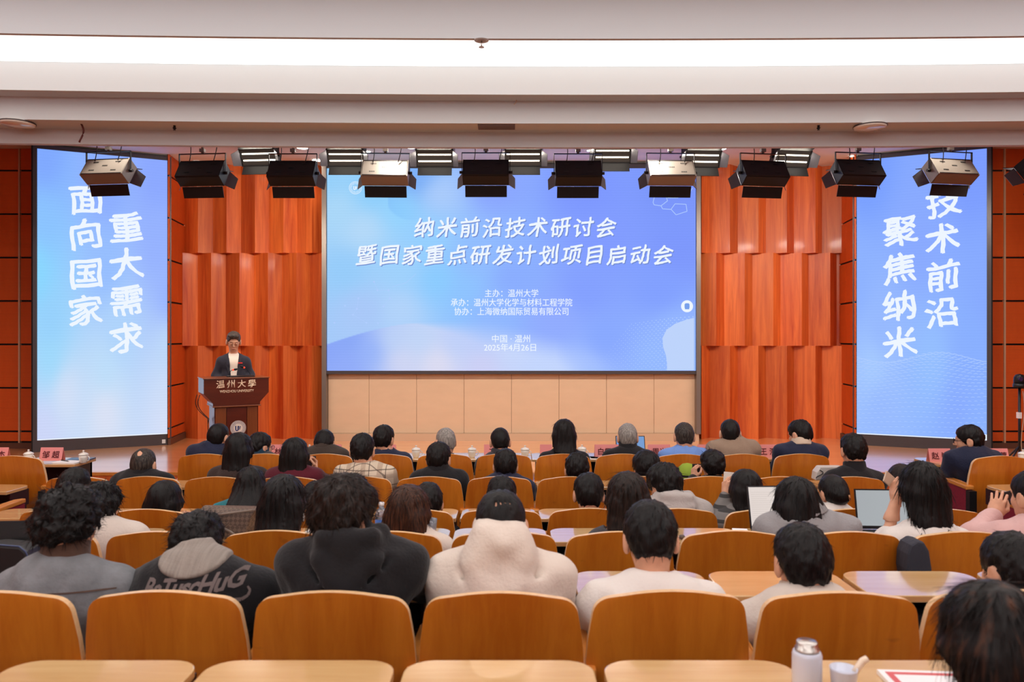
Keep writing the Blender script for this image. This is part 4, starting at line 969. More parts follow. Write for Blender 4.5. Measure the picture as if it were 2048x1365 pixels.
# small things on other desks
flat('power_bank', 'white box shaped power bank on the desk left of the white laptop', 'power bank', at(1480, 1062, 4.28).x, 4.28, zd + .001, .085, .05, .022, m_paper, R(-10), bevel=.004)
fur = empty('keyring', at(1364, 1072, 4.16)); fur.location.z = zd + .012; tag(fur, 'small keyring with brown charm on a desk left of the white laptop', 'keyring')
MB().lathe([(.001, -.01), (.014, -.008), (.018, 0), (.012, .010), (.001, .012)], 14).build('charm', mat('brown_charm', C(96, 80, 70), .6), fur)
MB().tube([(-.03 + .014 * math.cos(t), .014 * math.sin(t), .0) for t in [k * math.pi / 6 for k in range(13)]], .003, 6).build('ring', m_chrome, fur)
flat('document', 'white sheets of paper on the desk left of the black hoodie', 'paper', at(640, 1066, 4.25).x, 4.25, zd + .001, .2, .15, .006, m_paper, R(-8))
flat('document', 'bluish sheet of paper right of the denim jacket on the desk', 'paper', at(262, 1170, 2.98).x, 2.98, EYE - .973 + .001, .17, .2, .003, mat('bluish_paper', C(206, 210, 236), .5), R(6))
pen('black pen on the bluish paper beside the lettered jacket', at(255, 1150, 3.05).x, 3.05, EYE - .973 + .004, R(6), m_blk)
flat('document', 'white paper on the desk by the woman in pink', 'paper', at(1948, 1062, 4.28).x, 4.28, zd + .001, .16, .16, .003, m_paper, R(14))
flat('notebook', 'open notebook right of the brown-haired woman', 'notebook', at(800, 1062, 4.2).x + .05, 4.2, zd + .001, .16, .13, .006, mat('grey_cover', C(150, 152, 176), .4), R(-4))
pen('dark ballpoint pen on the empty desk by the lettered jacket', at(490, 1142, 3.1).x, 3.08, EYE - .973 + .001, R(30), m_steel)
# dark jacket hung over the corner of a fourth-row chair
jk = MB(); jp = [(.0, .04), (.02, .10), (.06, .13), (.10, .12), (.13, .06), (.145, -.05), (.15, -.16), (.01, -.17), (-.005, -.06)]
jk.prism([(x * .78, 0, z * .7) for x, z in jp], (0, .11, 0)); q = at(1816, 1122, 3.46)
o = jk.build('folded_jacket', mat('charcoal_cloth', C(52, 52, 62), .9, bump=((30, 30, 10), .8)), bevel=.03, seg=3); o.location = q; tag(o, 'charcoal jacket hung between two chairs of the fourth row, right', 'jacket')
# ================================================================== PEOPLE: a small implicit-surface modeller
_rs = np.random.RandomState(11); _LAT = _rs.rand(32, 32, 32).astype(np.float32)
def vnoise(x, y, z):
    xi, yi, zi = np.floor(x).astype(np.int32), np.floor(y).astype(np.int32), np.floor(z).astype(np.int32)
    fx, fy, fz = x - xi, y - yi, z - zi
    fx = fx * fx * (3 - 2 * fx); fy = fy * fy * (3 - 2 * fy); fz = fz * fz * (3 - 2 * fz)
    a, b, c = xi & 31, yi & 31, zi & 31; a1, b1, c1 = (xi + 1) & 31, (yi + 1) & 31, (zi + 1) & 31
    L = _LAT
    v00 = L[a, b, c] * (1 - fx) + L[a1, b, c] * fx; v10 = L[a, b1, c] * (1 - fx) + L[a1, b1, c] * fx
    v01 = L[a, b, c1] * (1 - fx) + L[a1, b, c1] * fx; v11 = L[a, b1, c1] * (1 - fx) + L[a1, b1, c1] * fx
    return ((v00 * (1 - fy) + v10 * fy) * (1 - fz) + (v01 * (1 - fy) + v11 * fy) * fz) * 2 - 1
class Field:
    """signed distance on a grid; every primitive is evaluated only near itself"""
    def __init__(s, lo, hi, h):
        s.h = h; s.lo = np.array(lo, float); n = np.ceil((np.array(hi) - s.lo) / h).astype(int) + 1
        s.n = n; s.f = np.full(tuple(n), .2, np.float32)
        s.ax = [(s.lo[i] + h * np.arange(n[i])).astype(np.float32) for i in range(3)]
    def sub(s, blo, bhi):
        i0 = np.clip(np.floor((np.array(blo) - s.lo) / s.h).astype(int), 0, s.n); i1 = np.clip(np.ceil((np.array(bhi) - s.lo) / s.h).astype(int) + 1, 0, s.n)
        if (i1 <= i0).any(): return None
        sl = tuple(slice(a, b) for a, b in zip(i0, i1))
        return sl, s.ax[0][sl[0]][:, None, None], s.ax[1][sl[1]][None, :, None], s.ax[2][sl[2]][None, None, :]
    def put(s, blo, bhi, fn, k=.0, cut=False):
        m = k + 3 * s.h + .01
        q = s.sub(np.array(blo) - m, np.array(bhi) + m)
        if q is None: return
        sl, x, y, z = q; d = fn(x, y, z); a = s.f[sl]
        if cut: d = -d; r = np.maximum(a, d); r = r + (np.maximum(k - np.abs(a - d), 0) ** 2 / (4 * k) if k else 0)
        else: r = np.minimum(a, d); r = r - (np.maximum(k - np.abs(a - d), 0) ** 2 / (4 * k) if k else 0)
        s.f[sl] = r
    def cap(s, a, b, ra, rb, k=.02, cut=False):
        a = np.array(a, float); b = np.array(b, float); ba = b - a; L = float(ba @ ba) + 1e-9; r = max(ra, rb)
        def fn(x, y, z):
            px, py, pz = x - a[0], y - a[1], z - a[2]
            t = np.clip((px * ba[0] + py * ba[1] + pz * ba[2]) / L, 0, 1)
            return np.sqrt((px - t * ba[0]) ** 2 + (py - t * ba[1]) ** 2 + (pz - t * ba[2]) ** 2) - (ra + (rb - ra) * t)
        s.put(np.minimum(a, b) - r, np.maximum(a, b) + r, fn, k, cut)
    def ell(s, c, r, M=None, k=.02, cut=False):
        c = np.array(c, float); r = np.array(r, float); R_ = np.eye(3) if M is None else np.array(M, float).T
        rm = r.max()
        def fn(x, y, z):
            px, py, pz = x - c[0], y - c[1], z - c[2]
            u = (R_[0, 0] * px + R_[0, 1] * py + R_[0, 2] * pz) / r[0]; v = (R_[1, 0] * px + R_[1, 1] * py + R_[1, 2] * pz) / r[1]; w_ = (R_[2, 0] * px + R_[2, 1] * py + R_[2, 2] * pz) / r[2]
            k0 = np.sqrt(u * u + v * v + w_ * w_); k1 = np.sqrt((u / r[0]) ** 2 + (v / r[1]) ** 2 + (w_ / r[2]) ** 2) + 1e-6
            return k0 * (k0 - 1) / k1
        s.put(c - rm, c + rm, fn, k, cut)
    def plane_cut(s, c, n_, k=.01):
        """remove everything on the +n side of the plane through c"""
        c = np.array(c, float); n_ = np.array(n_, float); n_ = n_ / np.linalg.norm(n_)
        x, y, z = s.ax[0][:, None, None], s.ax[1][None, :, None], s.ax[2][None, None, :]
        d = (x - c[0]) * n_[0] + (y - c[1]) * n_[1] + (z - c[2]) * n_[2]
        a = s.f; r = np.maximum(a, d) + np.maximum(k - np.abs(a - d), 0) ** 2 / (4 * k); s.f = r
    def mesh(s, smooth=1):
        f = s.f; S = f < 0; n = np.array(f.shape) - 1
        cs = [(i, j, k) for i in (0, 1) for j in (0, 1) for k in (0, 1)]
        sh = lambda A, c: A[c[0]:c[0] + n[0], c[1]:c[1] + n[1], c[2]:c[2] + n[2]]
        cnt = sum(sh(S, c).astype(np.int8) for c in cs); act = (cnt > 0) & (cnt < 8)
        ii = np.argwhere(act); N = len(ii)
        if N == 0: return np.zeros((0, 3)), np.zeros((0, 4), int)
        idx = np.full(tuple(n), -1, np.int64); idx[act] = np.arange(N)
        vals = np.stack([sh(f, c)[act] for c in cs], 1); pos = np.zeros((N, 3)); num = np.zeros(N); C_ = np.array(cs, float)
        for a in range(8):
            for b in range(a + 1, 8):
                if np.abs(C_[a] - C_[b]).sum() != 1: continue
                va, vb = vals[:, a], vals[:, b]; m = (va < 0) != (vb < 0)
                t = np.where(m, va / np.where(m, va - vb, 1), 0)
                pos += m[:, None] * (C_[a] + t[:, None] * (C_[b] - C_[a])); num += m
        pos = (ii + pos / num[:, None]) * s.h + s.lo
        Q = []
        for ax in range(3):
            o1, o2 = [(1, 2), (2, 0), (0, 1)][ax]
            sl0 = [slice(1, -1)] * 3; sl1 = [slice(1, -1)] * 3; sl0[ax] = slice(0, -1); sl1[ax] = slice(1, None)
            A, B = S[tuple(sl0)], S[tuple(sl1)]; e = np.argwhere(A != B); fl = A[A != B]
            e1 = e.copy()
            for k in range(3):
                if k != ax: e1[:, k] += 1
            def cell(d1, d2):
                c = e1.copy(); c[:, o1] -= d1; c[:, o2] -= d2; return idx[c[:, 0], c[:, 1], c[:, 2]]
            q = np.stack([cell(1, 1), cell(0, 1), cell(0, 0), cell(1, 0)], 1); q[~fl] = q[~fl][:, ::-1]
            Q.append(q)
        Q = np.concatenate(Q); Q = Q[(Q >= 0).all(1)]
        for _ in range(smooth):
            acc = np.zeros_like(pos); c = np.zeros(N)
            for a in range(4):
                np.add.at(acc, Q[:, a], pos[Q[:, (a + 1) % 4]]); np.add.at(c, Q[:, a], 1)
                np.add.at(acc, Q[:, a], pos[Q[:, (a + 3) % 4]]); np.add.at(c, Q[:, a], 1)
            g = c > 0; pos[g] = .4 * pos[g] + .6 * (acc[g] / c[g][:, None])
        return pos, Q
def np_mesh(name, parts, mats, flat_=False):
    """parts: list of (verts, quads, material index)"""
    vs = []; fs = []; mi = []; o = 0
    for v, q, m in parts:
        vs.append(v); fs.append(np.asarray(q) + o); mi += [m] * len(q); o += len(v)
    v = np.concatenate(vs).astype(np.float32); me = bpy.data.meshes.new(name)
    fl = [row for q in fs for row in q]
    tot = len(fl); lens = np.array([len(r_) for r_ in fl], np.int32) if not all(q.shape[1] == fs[0].shape[1] for q in fs) else np.full(tot, fs[0].shape[1], np.int32)
    loops = np.concatenate([np.asarray(q).ravel() for q in fs]).astype(np.int32)
    me.vertices.add(len(v)); me.vertices.foreach_set('co', v.ravel()); me.loops.add(len(loops)); me.loops.foreach_set('vertex_index', loops)
    me.polygons.add(tot); me.polygons.foreach_set('loop_start', np.concatenate([[0], np.cumsum(lens)[:-1]]).astype(np.int32)); me.polygons.foreach_set('loop_total', lens)
    me.polygons.foreach_set('material_index', np.array(mi, np.int32)); me.polygons.foreach_set('use_smooth', np.full(tot, not flat_))
    for m in (mats if isinstance(mats, (list, tuple)) else [mats]): me.materials.append(m)
    me.update(calc_edges=True); me.validate()
    return me

# ---- hands: one relaxed (curled) and one gripping a phone, each with five unequal bent fingers
def build_hand(curl, thumb_in):
    """right hand; wrist at the origin, fingers towards +Y, palm facing -Z, thumb on -X"""
    F_ = Field((-.075, -.04, -.10), (.07, .21, .05), .0042)
    F_.ell((0, .045, 0), (.040, .052, .0155), k=.01); F_.cap((0, -.03, 0), (0, .02, 0), .026, .027, .02)
    F_.ell((-.024, .03, -.008), (.018, .035, .016), k=.012)
    base = [(-.030, .088), (-.010, .095), (.011, .092), (.030, .082)]; lens = [(.042, .026, .02), (.046, .03, .021), (.043, .028, .02), (.034, .021, .018)]; rr = [.0088, .009, .0086, .0076]
    for (bx, by), ls, r_, sp in zip(base, lens, rr, (-.09, -.02, .06, .14)):
        p = np.array((bx * .9, by - .022, .0)); a = 0.12; F_.cap((bx * .6, by - .06, 0), p, r_ * 1.25, r_ * 1.1, .006)
        q = np.array((bx, by, .001)); F_.cap(p, q, r_ * 1.1, r_ * 1.05, .004)
        for j, l in enumerate(ls):
            a += curl[j]; n_ = q + l * np.array((math.sin(sp) * math.cos(a), math.cos(sp) * math.cos(a), -math.sin(a)))
            F_.cap(q, n_, r_ * (1.02 - .1 * j), r_ * (.95 - .1 * j), .0025); q = n_
    t0 = np.array((-.026, .022, -.006)); t1 = np.array((-.052, .058, -.016 - .02 * thumb_in)); t2 = np.array((-.056 + .02 * thumb_in, .09, -.026 - .03 * thumb_in)); t3 = np.array((-.05 + .03 * thumb_in, .114, -.034 - .035 * thumb_in))
    F_.cap(t0, t1, .015, .0115, .008); F_.cap(t1, t2, .0112, .0098, .004); F_.cap(t2, t3, .0098, .008, .003)
    return F_.mesh(1)
HAND_RELAX = build_hand((.35, .5, .4), .35); HAND_GRIP = build_hand((.75, .85, .55), .9)
def hand_parts(kind, wrist, fdir, palm, left, scale=1.0):
    v, q = kind; v = v.copy() * scale
    if left: v[:, 0] *= -1; q = q[:, ::-1]
    y = Vector(fdir).normalized(); z = -Vector(palm); z = (z - y * z.dot(y)).normalized(); x = y.cross(z)
    M = np.array([[x[i], y[i], z[i]] for i in range(3)]); return v @ M.T + np.array(wrist), q

def skinm(name, c): return mat(name, c, .48, spec=.35, bump=((140, 140, 140), .06), tone=((28, 28, 28), .07))
m_skin = skinm('skin_light', C(214, 160, 130)); m_skin2 = skinm('skin_tan', C(186, 126, 96))
def hairm(name, c, c2=None, fr=(150, 150, 9)):
    if name in _M: return _M[name]
    m = bpy.data.materials.new(name); m.use_nodes = True; nt = m.node_tree; b = nt.nodes['Principled BSDF']; L = nt.links.new
    b.inputs['Roughness'].default_value = .45; b.inputs['Specular IOR Level'].default_value = .22
    tc = nt.nodes.new('ShaderNodeTexCoord'); mp = nt.nodes.new('ShaderNodeMapping'); mp.inputs['Scale'].default_value = fr
    no = nt.nodes.new('ShaderNodeTexNoise'); no.inputs['Scale'].default_value = 1; no.inputs['Detail'].default_value = 4
    cm = nt.nodes.new('ShaderNodeMix'); cm.data_type = 'RGBA'; cm.inputs[6].default_value = c; cm.inputs[7].default_value = c2 or tuple(min(1, v * 2.4 + .004) for v in c[:3]) + (1,)
    mr = nt.nodes.new('ShaderNodeMapRange'); mr.inputs[1].default_value = .4 if fr[0] > 60 else .52; mr.inputs[2].default_value = .7 if fr[0] > 60 else .74
    bu = nt.nodes.new('ShaderNodeBump'); bu.inputs['Strength'].default_value = .5; bu.inputs['Distance'].default_value = .004
    L(tc.outputs['Object'], mp.inputs[0]); L(mp.outputs[0], no.inputs['Vector']); L(no.outputs['Fac'], mr.inputs[0]); L(mr.outputs[0], cm.inputs[0]); L(cm.outputs[2], b.inputs['Base Color'])
    L(no.outputs['Fac'], bu.inputs['Height']); L(bu.outputs[0], b.inputs['Normal']); _M[name] = m
    return m
HB = hairm('black_hair', C(13, 11, 12), C(26, 22, 22)); HD = hairm('dark_brown_hair', C(20, 14, 12), C(48, 34, 28)); HM = hairm('brown_hair', C(38, 23, 17), C(88, 52, 34)); HG = hairm('grey_hair', C(112, 108, 104), C(176, 170, 164)); HT = hairm('dark_hair_with_brown_streaks', C(18, 13, 12), C(86, 52, 34), (34, 34, 2.2)); HS = hairm('greying_hair', C(34, 30, 29), C(84, 76, 70))
m_trs = mat('dark_trousers', C(36, 38, 48), .85); m_shoe = mat('black_shoe', C(24, 22, 22), .4)
def cloth(name, c, rough=.9, **k): return mat(name, c, rough, bump=k.pop('bump', ((90, 90, 90), .25)), spec=.25, sheen=.15, **k)
def plaid(name):
    m = bpy.data.materials.new(name); m.use_nodes = True; nt = m.node_tree; b = nt.nodes['Principled BSDF']; b.inputs['Roughness'].default_value = .9; L = nt.links.new
    tc = nt.nodes.new('ShaderNodeTexCoord'); sp = nt.nodes.new('ShaderNodeSeparateXYZ'); L(tc.outputs['Object'], sp.inputs[0]); col = None
    def stripe(ax, freq, ph, wd, c):
        nonlocal col
        a = nt.nodes.new('ShaderNodeMath'); a.operation = 'MULTIPLY_ADD'; a.inputs[1].default_value = freq; a.inputs[2].default_value = ph; L(sp.outputs[ax], a.inputs[0])
        f = nt.nodes.new('ShaderNodeMath'); f.operation = 'FRACT'; L(a.outputs[0], f.inputs[0]); g = nt.nodes.new('ShaderNodeMath'); g.operation = 'LESS_THAN'; g.inputs[1].default_value = wd; L(f.outputs[0], g.inputs[0])
        h = nt.nodes.new('ShaderNodeMath'); h.operation = 'MULTIPLY'; h.inputs[1].default_value = .7; L(g.outputs[0], h.inputs[0])
        mx = nt.nodes.new('ShaderNodeMix'); mx.data_type = 'RGBA'; mx.inputs[7].default_value = c
        if col is None: mx.inputs[6].default_value = C(206, 190, 168)
        else: L(col, mx.inputs[6])
        L(h.outputs[0], mx.inputs[0]); col = mx.outputs[2]
    stripe('X', 8, .1, .3, C(170, 148, 128)); stripe('Z', 8, .3, .25, C(180, 160, 140)); stripe('X', 8, .6, .06, C(66, 54, 50)); stripe('Z', 8, .8, .07, C(66, 54, 50)); stripe('Y', 8, .8, .06, C(80, 66, 60))
    L(col, b.inputs['Base Color']); return m
def stripes(name, base, c, freq, wd=.3):
    m = bpy.data.materials.new(name); m.use_nodes = True; nt = m.node_tree; b = nt.nodes['Principled BSDF']; b.inputs['Roughness'].default_value = .95; L = nt.links.new
    tc = nt.nodes.new('ShaderNodeTexCoord'); sp = nt.nodes.new('ShaderNodeSeparateXYZ'); L(tc.outputs['Object'], sp.inputs[0])
    a = nt.nodes.new('ShaderNodeMath'); a.operation = 'MULTIPLY'; a.inputs[1].default_value = freq; L(sp.outputs['Z'], a.inputs[0]); f = nt.nodes.new('ShaderNodeMath'); f.operation = 'FRACT'; L(a.outputs[0], f.inputs[0])
    g = nt.nodes.new('ShaderNodeMath'); g.operation = 'LESS_THAN'; g.inputs[1].default_value = wd; L(f.outputs[0], g.inputs[0]); mx = nt.nodes.new('ShaderNodeMix'); mx.data_type = 'RGBA'; mx.inputs[6].default_value = base; mx.inputs[7].default_value = c
    L(g.outputs[0], mx.inputs[0]); L(mx.outputs[2], b.inputs['Base Color']); return m

# ---- trousers and shoes are the same for every seated person
def seated_legs():
    T = Field((-.30, .04, .03), (.30, .80, .70), .016)
    for s in (-1, 1):
        T.cap((s * .085, .26, .54), (s * .13, .60, .555), .092, .072, .04); T.cap((s * .13, .60, .555), (s * .13, .63, .09), .070, .056, .03)
    T.ell((0, .25, .55), (.18, .13, .12), k=.04)
    v, q = T.mesh(); tr = np_mesh('trousers', [(v, q, 0)], m_trs)
    S_ = Field((-.07, -.08, -.01), (.07, .24, .12), .01)
    S_.ell((0, .08, .035), (.045, .13, .045), k=.01); S_.cap((0, 0, .05), (0, 0, .09), .042, .042, .02); S_.plane_cut((0, 0, .003), (0, 0, -1), .005)
    v, q = S_.mesh(); return tr, np_mesh('shoe', [(v, q, 0)], m_shoe)
TROUSERS, SHOE = seated_legs()

HAIRD = {}
def head_field(F_, H, M, s, N, part='all'):
    """head of total height .235*s; H = skull centre, M = rotation (columns: right, forward, up), N = neck root"""
    P = lambda x, y, z: np.array(H) + np.array(M) @ (np.array((x, y, z)) * s)
    E_ = lambda c, r, k=.02, cut=False: F_.ell(P(*c), np.array(r) * s, M, k * s, cut)
    E_((0, -.012, .03), (.074, .092, .086)); E_((0, .03, -.035), (.060, .058, .078), .03); E_((0, .052, -.085), (.036, .032, .028), .03)
    E_((0, -.02, -.045), (.058, .06, .05), .03)
    for q in (-1, 1): E_((q * .036, .058, -.028), (.022, .022, .024), .02)
    E_((0, .076, .022), (.046, .016, .013), .015)
    for q in (-1, 1): E_((q * .031, .096, .002), (.015, .012, .011), .008, True)
    F_.cap(P(0, .084, .004), P(0, .106, -.026), .009 * s, .0125 * s, .01)
    for q in (-1, 1): E_((q * .010, .096, -.030), (.009, .010, .008), .006)
    E_((0, .088, -.060), (.022, .008, .0055), .006); E_((0, .087, -.069), (.019, .008, .0055), .004); E_((0, .097, -.0645), (.018, .006, .0018), .002, True)
    for q in (-1, 1):
        E_((q * .082, -.010, -.012), (.014, .026, .039), .006); E_((q * .094, .0, -.008), (.006, .011, .019), .005, True)
    F_.cap(P(0, -.03, -.05), N, .052 * s, .053 * s, .03)

def person(key, px, top, wpx, row=None, d=None, seat=None, yaw=0.0, pitch=8.0, roll=0.0, hair='short', hc=None, top_m=None, style='jacket', label='', skin=None, sh=None, shw=1.0, lean=None, arms=None, collar=None, glasses=False, vox=None, hairlen=None, bald=False, amp=None, extra=None, hs=None, drop=None, strands=0, clip=None, neckline=None, hoodup=0.0, shift=0.0, puff=1.0, ny=None, fwd=None, bare=False):
    hc = hc or HB; skin = skin or m_skin
    rd = ROWS[row][0] if row in ROWS else None
    ch_d = seat[1] if seat and seat[1] else rd
    d = d or ch_d + .27
    near = d < 4.1
    vx = vox or (.0062 if near else .0078)
    z_floor = (EYE - ROWS[row][1] - CH_H) if row in ROWS else (FLOOR['Z'] if row == 'Z' else .04)
    # hair thickness decides the head scale from the measured width in the photo
    wide = {'short': .178, 'crew': .172, 'fluffy': .215, 'curly': .245, 'long': .20, 'bob': .205, 'tied': .19, 'cap': .178}[hair]
    s = hs or min(1.1, max(.9, wpx * d / F / wide))
    topz = {'short': .132, 'crew': .124, 'fluffy': .15, 'curly': .138, 'long': .135, 'bob': .137, 'tied': .132, 'cap': .13}[hair] * s
    Hw = at(px, top, d); Hw.z -= topz
    x_seat = seat[0] if seat else Hw.x
    base = Vector((x_seat, ch_d, z_floor))
    H = Hw - base
    M = (Matrix.Rotation(R(yaw), 3, 'Z') @ Matrix.Rotation(R(-pitch), 3, 'X') @ Matrix.Rotation(R(roll), 3, 'Y'))
    Mn = np.array([[M[i][j] for j in range(3)] for i in range(3)])
    nd = drop if drop is not None else .185
    N = np.array(H) + np.array((0, -.035 - .25 * math.sin(R(max(0, pitch - 8))) * .3, -nd * s)); N[0] += shift
    if fwd is not None: N[1] = H.y - fwd
    if ny is not None: N[2] = EYE - (ny - HY) * (base.y + N[1] - .07) / F - z_floor - {'hoodie': .085 + .03 * hoodup, 'jacket': .078, 'suit': .072, 'shirt': .062, 'knit': .058}[style] - (.025 if extra == 'wide_collar' else 0)
    if row in ('D', 'E') or row is None: N[2] += .022
    N[1] = max(N[1], .185)
    if not strands and hair != 'bald': strands = 240
    pel = np.array((.35 * H.x, .27, .55)); mid = (pel + N) / 2 + np.array((0, -.02, .0)); mid[1] = max(mid[1], .235)
    ch_ = mid * .42 + N * .58 + np.array((0, -.01, -.045))
    sw_ = .165 * shw
    SHL = [np.array((N[0] + q * sw_, N[1] + .015, N[2] - (.085 if sh is None else sh + .03))) for q in (-1, 1)]
    A = arms or {}
    EL = []; WR = []
    for i, q in enumerate((-1, 1)):
        e = A.get(('el', q)); w_ = A.get(('wr', q))
        w_ = (np.array(w_) - np.array(base)) if w_ is not None else np.array((N[0] + q * .075, max(N[1] + .22, .50), max(.66, N[2] - .36)))
        e = (np.array(e) - np.array(base)) if e is not None else (SHL[i] + w_) / 2 + np.array((q * .075, -.03, -.10))
        EL.append(e); WR.append(w_)
    # ---------- body: one surface from crown to feet (finer mesh above the neck line)
    lo = np.array((-.42, -.12, -.0)) + np.array((min(0, H.x), 0, 0)); hi = np.array((.42, .86, 1.5)) + np.array((max(0, H.x), 0, 0))
    lo = np.minimum(lo, np.min([*EL, *WR], 0) - .08); hi = np.maximum(hi, np.max([*EL, *WR], 0) + .08)
    zc = N[2] + .015
    B = Field(lo, (hi[0], hi[1], zc + .012), .021)
    def torso(F_, g, k=.05):
        F_.ell(pel, (.165 + g, .115 + g, .12), k=k); F_.ell(mid, (.15 + g, .10 + g, .17), k=k); F_.ell(ch_, ((.155 + g) * shw, .105 + g, .14 + g), k=k)
        for q in (0, 1): F_.cap(N + np.array((0, 0, -.03)), SHL[q], .046 + g * .6, .048 + g * .8, .05)
    torso(B, -.01)
    for q in (0, 1):
        B.cap(SHL[q], EL[q], .046, .038, .03); B.cap(EL[q], WR[q], .037, .026, .02)
        sx = (-1, 1)[q]; B.cap((sx * .085, .26, .54), (sx * .13, .60, .555), .075, .058, .04); B.cap((sx * .13, .60, .555), (sx * .13, .63, .07), .055, .036, .03); B.ell((sx * .13, .69, .05), (.038, .09, .035), k=.02)
    head_field(B, H, Mn, s, N)
    up = Field((H.x - .13 * s, H.y - .17 * s, zc - .02), (H.x + .13 * s, H.y + .17 * s, H.z + .14 * s), vx)
    for q in (0, 1): up.cap(N + np.array((0, 0, -.02)), SHL[q], .042, .045, .05)
    up.ell(ch_, (.145 * shw, .09, .125), k=.05); head_field(up, H, Mn, s, N)
    parts = [(*B.mesh(), 0), (*up.mesh(), 0)]
    for q in (0, 1):                                   # a forearm raised above the neck line
        if WR[q][2] > zc - .03:
            lo_, hi_ = np.minimum(EL[q], WR[q]) - .06, np.maximum(EL[q], WR[q]) + .06; lo_[2] = max(lo_[2], zc - .02 if EL[q][2] < zc else lo_[2])
            Fa = Field(lo_, hi_, .009); Fa.cap(EL[q], EL[q] * .45 + WR[q] * .55, .040, .036, .02); Fa.cap(EL[q] * .45 + WR[q] * .55, WR[q], .036, .026, .02); Fa.plane_cut((0, 0, zc - .012), (0, 0, -1), .001)
            parts.append((*Fa.mesh(), 0))
    for q, left in ((0, True), (1, False)):
        sx = (-1, 1)[q]; g = A.get(('grip', sx))
        fd = A.get(('fd', sx), WR[q] - EL[q]); pm = A.get(('pm', sx), (-.2 * sx, .1, -1))
        hv, hq = hand_parts(HAND_GRIP if g else HAND_RELAX, WR[q], fd, pm, left, .98 * min(s, 1.02)); parts.append((hv, hq, 0))
    root = link('person', np_mesh('person', parts, skin)); root.location = base
    tag(root, label, 'person')
    if collar is None and style == 'jacket': collar = top_m
    # ---------- garment
    if top_m is not None:
        lo2 = np.minimum(np.min([*SHL, *EL, *WR, pel], 0), N) - .13; hi2 = np.maximum(np.max([*SHL, *EL, *WR, pel], 0), N) + .13; hi2[2] = max(hi2[2], N[2] + .16); lo2[2] = .42; lo2[1] = min(lo2[1], -.12)
        J = Field(lo2, hi2, .0095 if near else .0125); g = {'jacket': .026, 'hoodie': .036, 'shirt': .018, 'suit': .024, 'knit': .026}[style] * puff
        torso(J, g, .06)
        for q in (0, 1):
            J.cap(SHL[q], EL[q], .054 + g * .8, .048 + g * .7, .045); J.cap(EL[q], (EL[q] * .85 + WR[q] * .15) if bare else WR[q] + (EL[q] - WR[q]) * .08, .046 + g * .7, .035 + g * .5, .03)
        up_ = np.array(H) - N; up_[2] = max(up_[2], .13); up_[1] = min(up_[1], .65 * up_[2]); up_ = up_ / np.linalg.norm(up_)
        if style == 'hoodie':
            hu = hoodup; hh = .055 + .02 * hu; rc = .082 + .018 * hu
            J.cap(N - up_ * .02, N + up_ * hh, rc, rc * .96, .015)
            bt_ = N + np.array((0, -.125 - .01 * hu, -.135))
            for q in (-1, 1):
                if not hu: J.cap(N + np.array((q * .095, -.015, .03)), N + np.array((q * .085, -.10, -.03)), .040, .042, .018)
                J.cap(N + np.array((q * .085, -.10, -.03 + .02 * hu)), bt_, .042, .034, .016 + .02 * hu)
            if hu: J.ell(N + np.array((0, -.06, .03)), (.128, .085, .115), k=.03)
            else: J.cap(N + np.array((-.08, -.085, .03)), N + np.array((.08, -.085, .03)), .040, .040, .02)
            J.ell(N + np.array((0, -.085, -.03)), (.09, .052, .09), k=.012)
        else:
            r0, hgt = {'jacket': (.072, .050), 'suit': (.068, .045), 'shirt': (.066, .038), 'knit': (.072, .030)}[style]
            if collar is None or extra: J.cap(N - up_ * .02, N + up_ * hgt, r0 * (1.12 if extra else 1) * max(1, s), r0 * .92 * max(1, s), .02)
        J.cap(N + up_ * .01, N + up_ * .25, .0615 * s, .068 * s + (.02 if style == 'hoodie' else 0), .008, True)            # neck hole
        x, y, z = J.ax[0][:, None, None], J.ax[1][None, :, None], J.ax[2][None, None, :]
        sd = (hash(key) if False else sum(map(ord, key))) % 17
        J.f += (.011 if style == 'hoodie' else .0085 if style in ('jacket', 'knit') else .008) * vnoise(x * 9 + sd, y * 9 + z * 5, z * 13 - np.abs(x) * 8 + sd).astype(np.float32) + .0025 * vnoise(x * 25 + sd, y * 25, z * 30 + x * 18)
        if style == 'hoodie':                                                         # crease under the hood's edge
            for q in (-1, 1):
                p0, p1 = N + np.array((q * .145, -.095, -.03)), N + np.array((0, -.165, -.185)); J.cap(p0, p1, .010, .012, .02, True)
        v, q = J.mesh(); jo = link({'suit': 'suit_jacket', 'jacket': 'jacket', 'hoodie': 'hoodie', 'shirt': 'shirt', 'knit': 'sweater'}[style], np_mesh(style, [(v, q, 0)], top_m), root)
        if collar is not None:
            wv = extra == 'wide_collar'
            if wv:                                     # broad fold-over collar lying on the cloth
                K = Field(J.lo, J.ax[0][-1:].tolist() + J.ax[1][-1:].tolist() + J.ax[2][-1:].tolist(), J.h); K.f = J.f - .012
                E2 = Field(J.lo, J.ax[0][-1:].tolist() + J.ax[1][-1:].tolist() + J.ax[2][-1:].tolist(), J.h); E2.n = K.n; E2.f = E2.f[:K.f.shape[0], :K.f.shape[1], :K.f.shape[2]]
                E2.ell(N + np.array((0, -.03, .032)), (.122, .15, .066), k=.002); K.f = np.maximum(K.f[:E2.f.shape[0], :E2.f.shape[1], :E2.f.shape[2]], E2.f)
            else:
                ct = .055 if style == 'suit' else .082
                K = Field(N - .19, N + .19, .0075); K.cap(N - up_ * .02, N + up_ * .10, .086 * max(1, s), .074 * max(1, s), .01)
                K.cap(N - up_ * .06, N + up_ * .25, .0625 * s, .069 * s, .004, True); K.plane_cut(N + up_ * ct, up_, .008); K.plane_cut(N - up_ * .02, -up_, .008)
            v, q = K.mesh(); link('collar', np_mesh('collar', [(v, q, 0)], collar), root)
    # ---------- trousers, shoes
    link('trousers', TROUSERS, root)
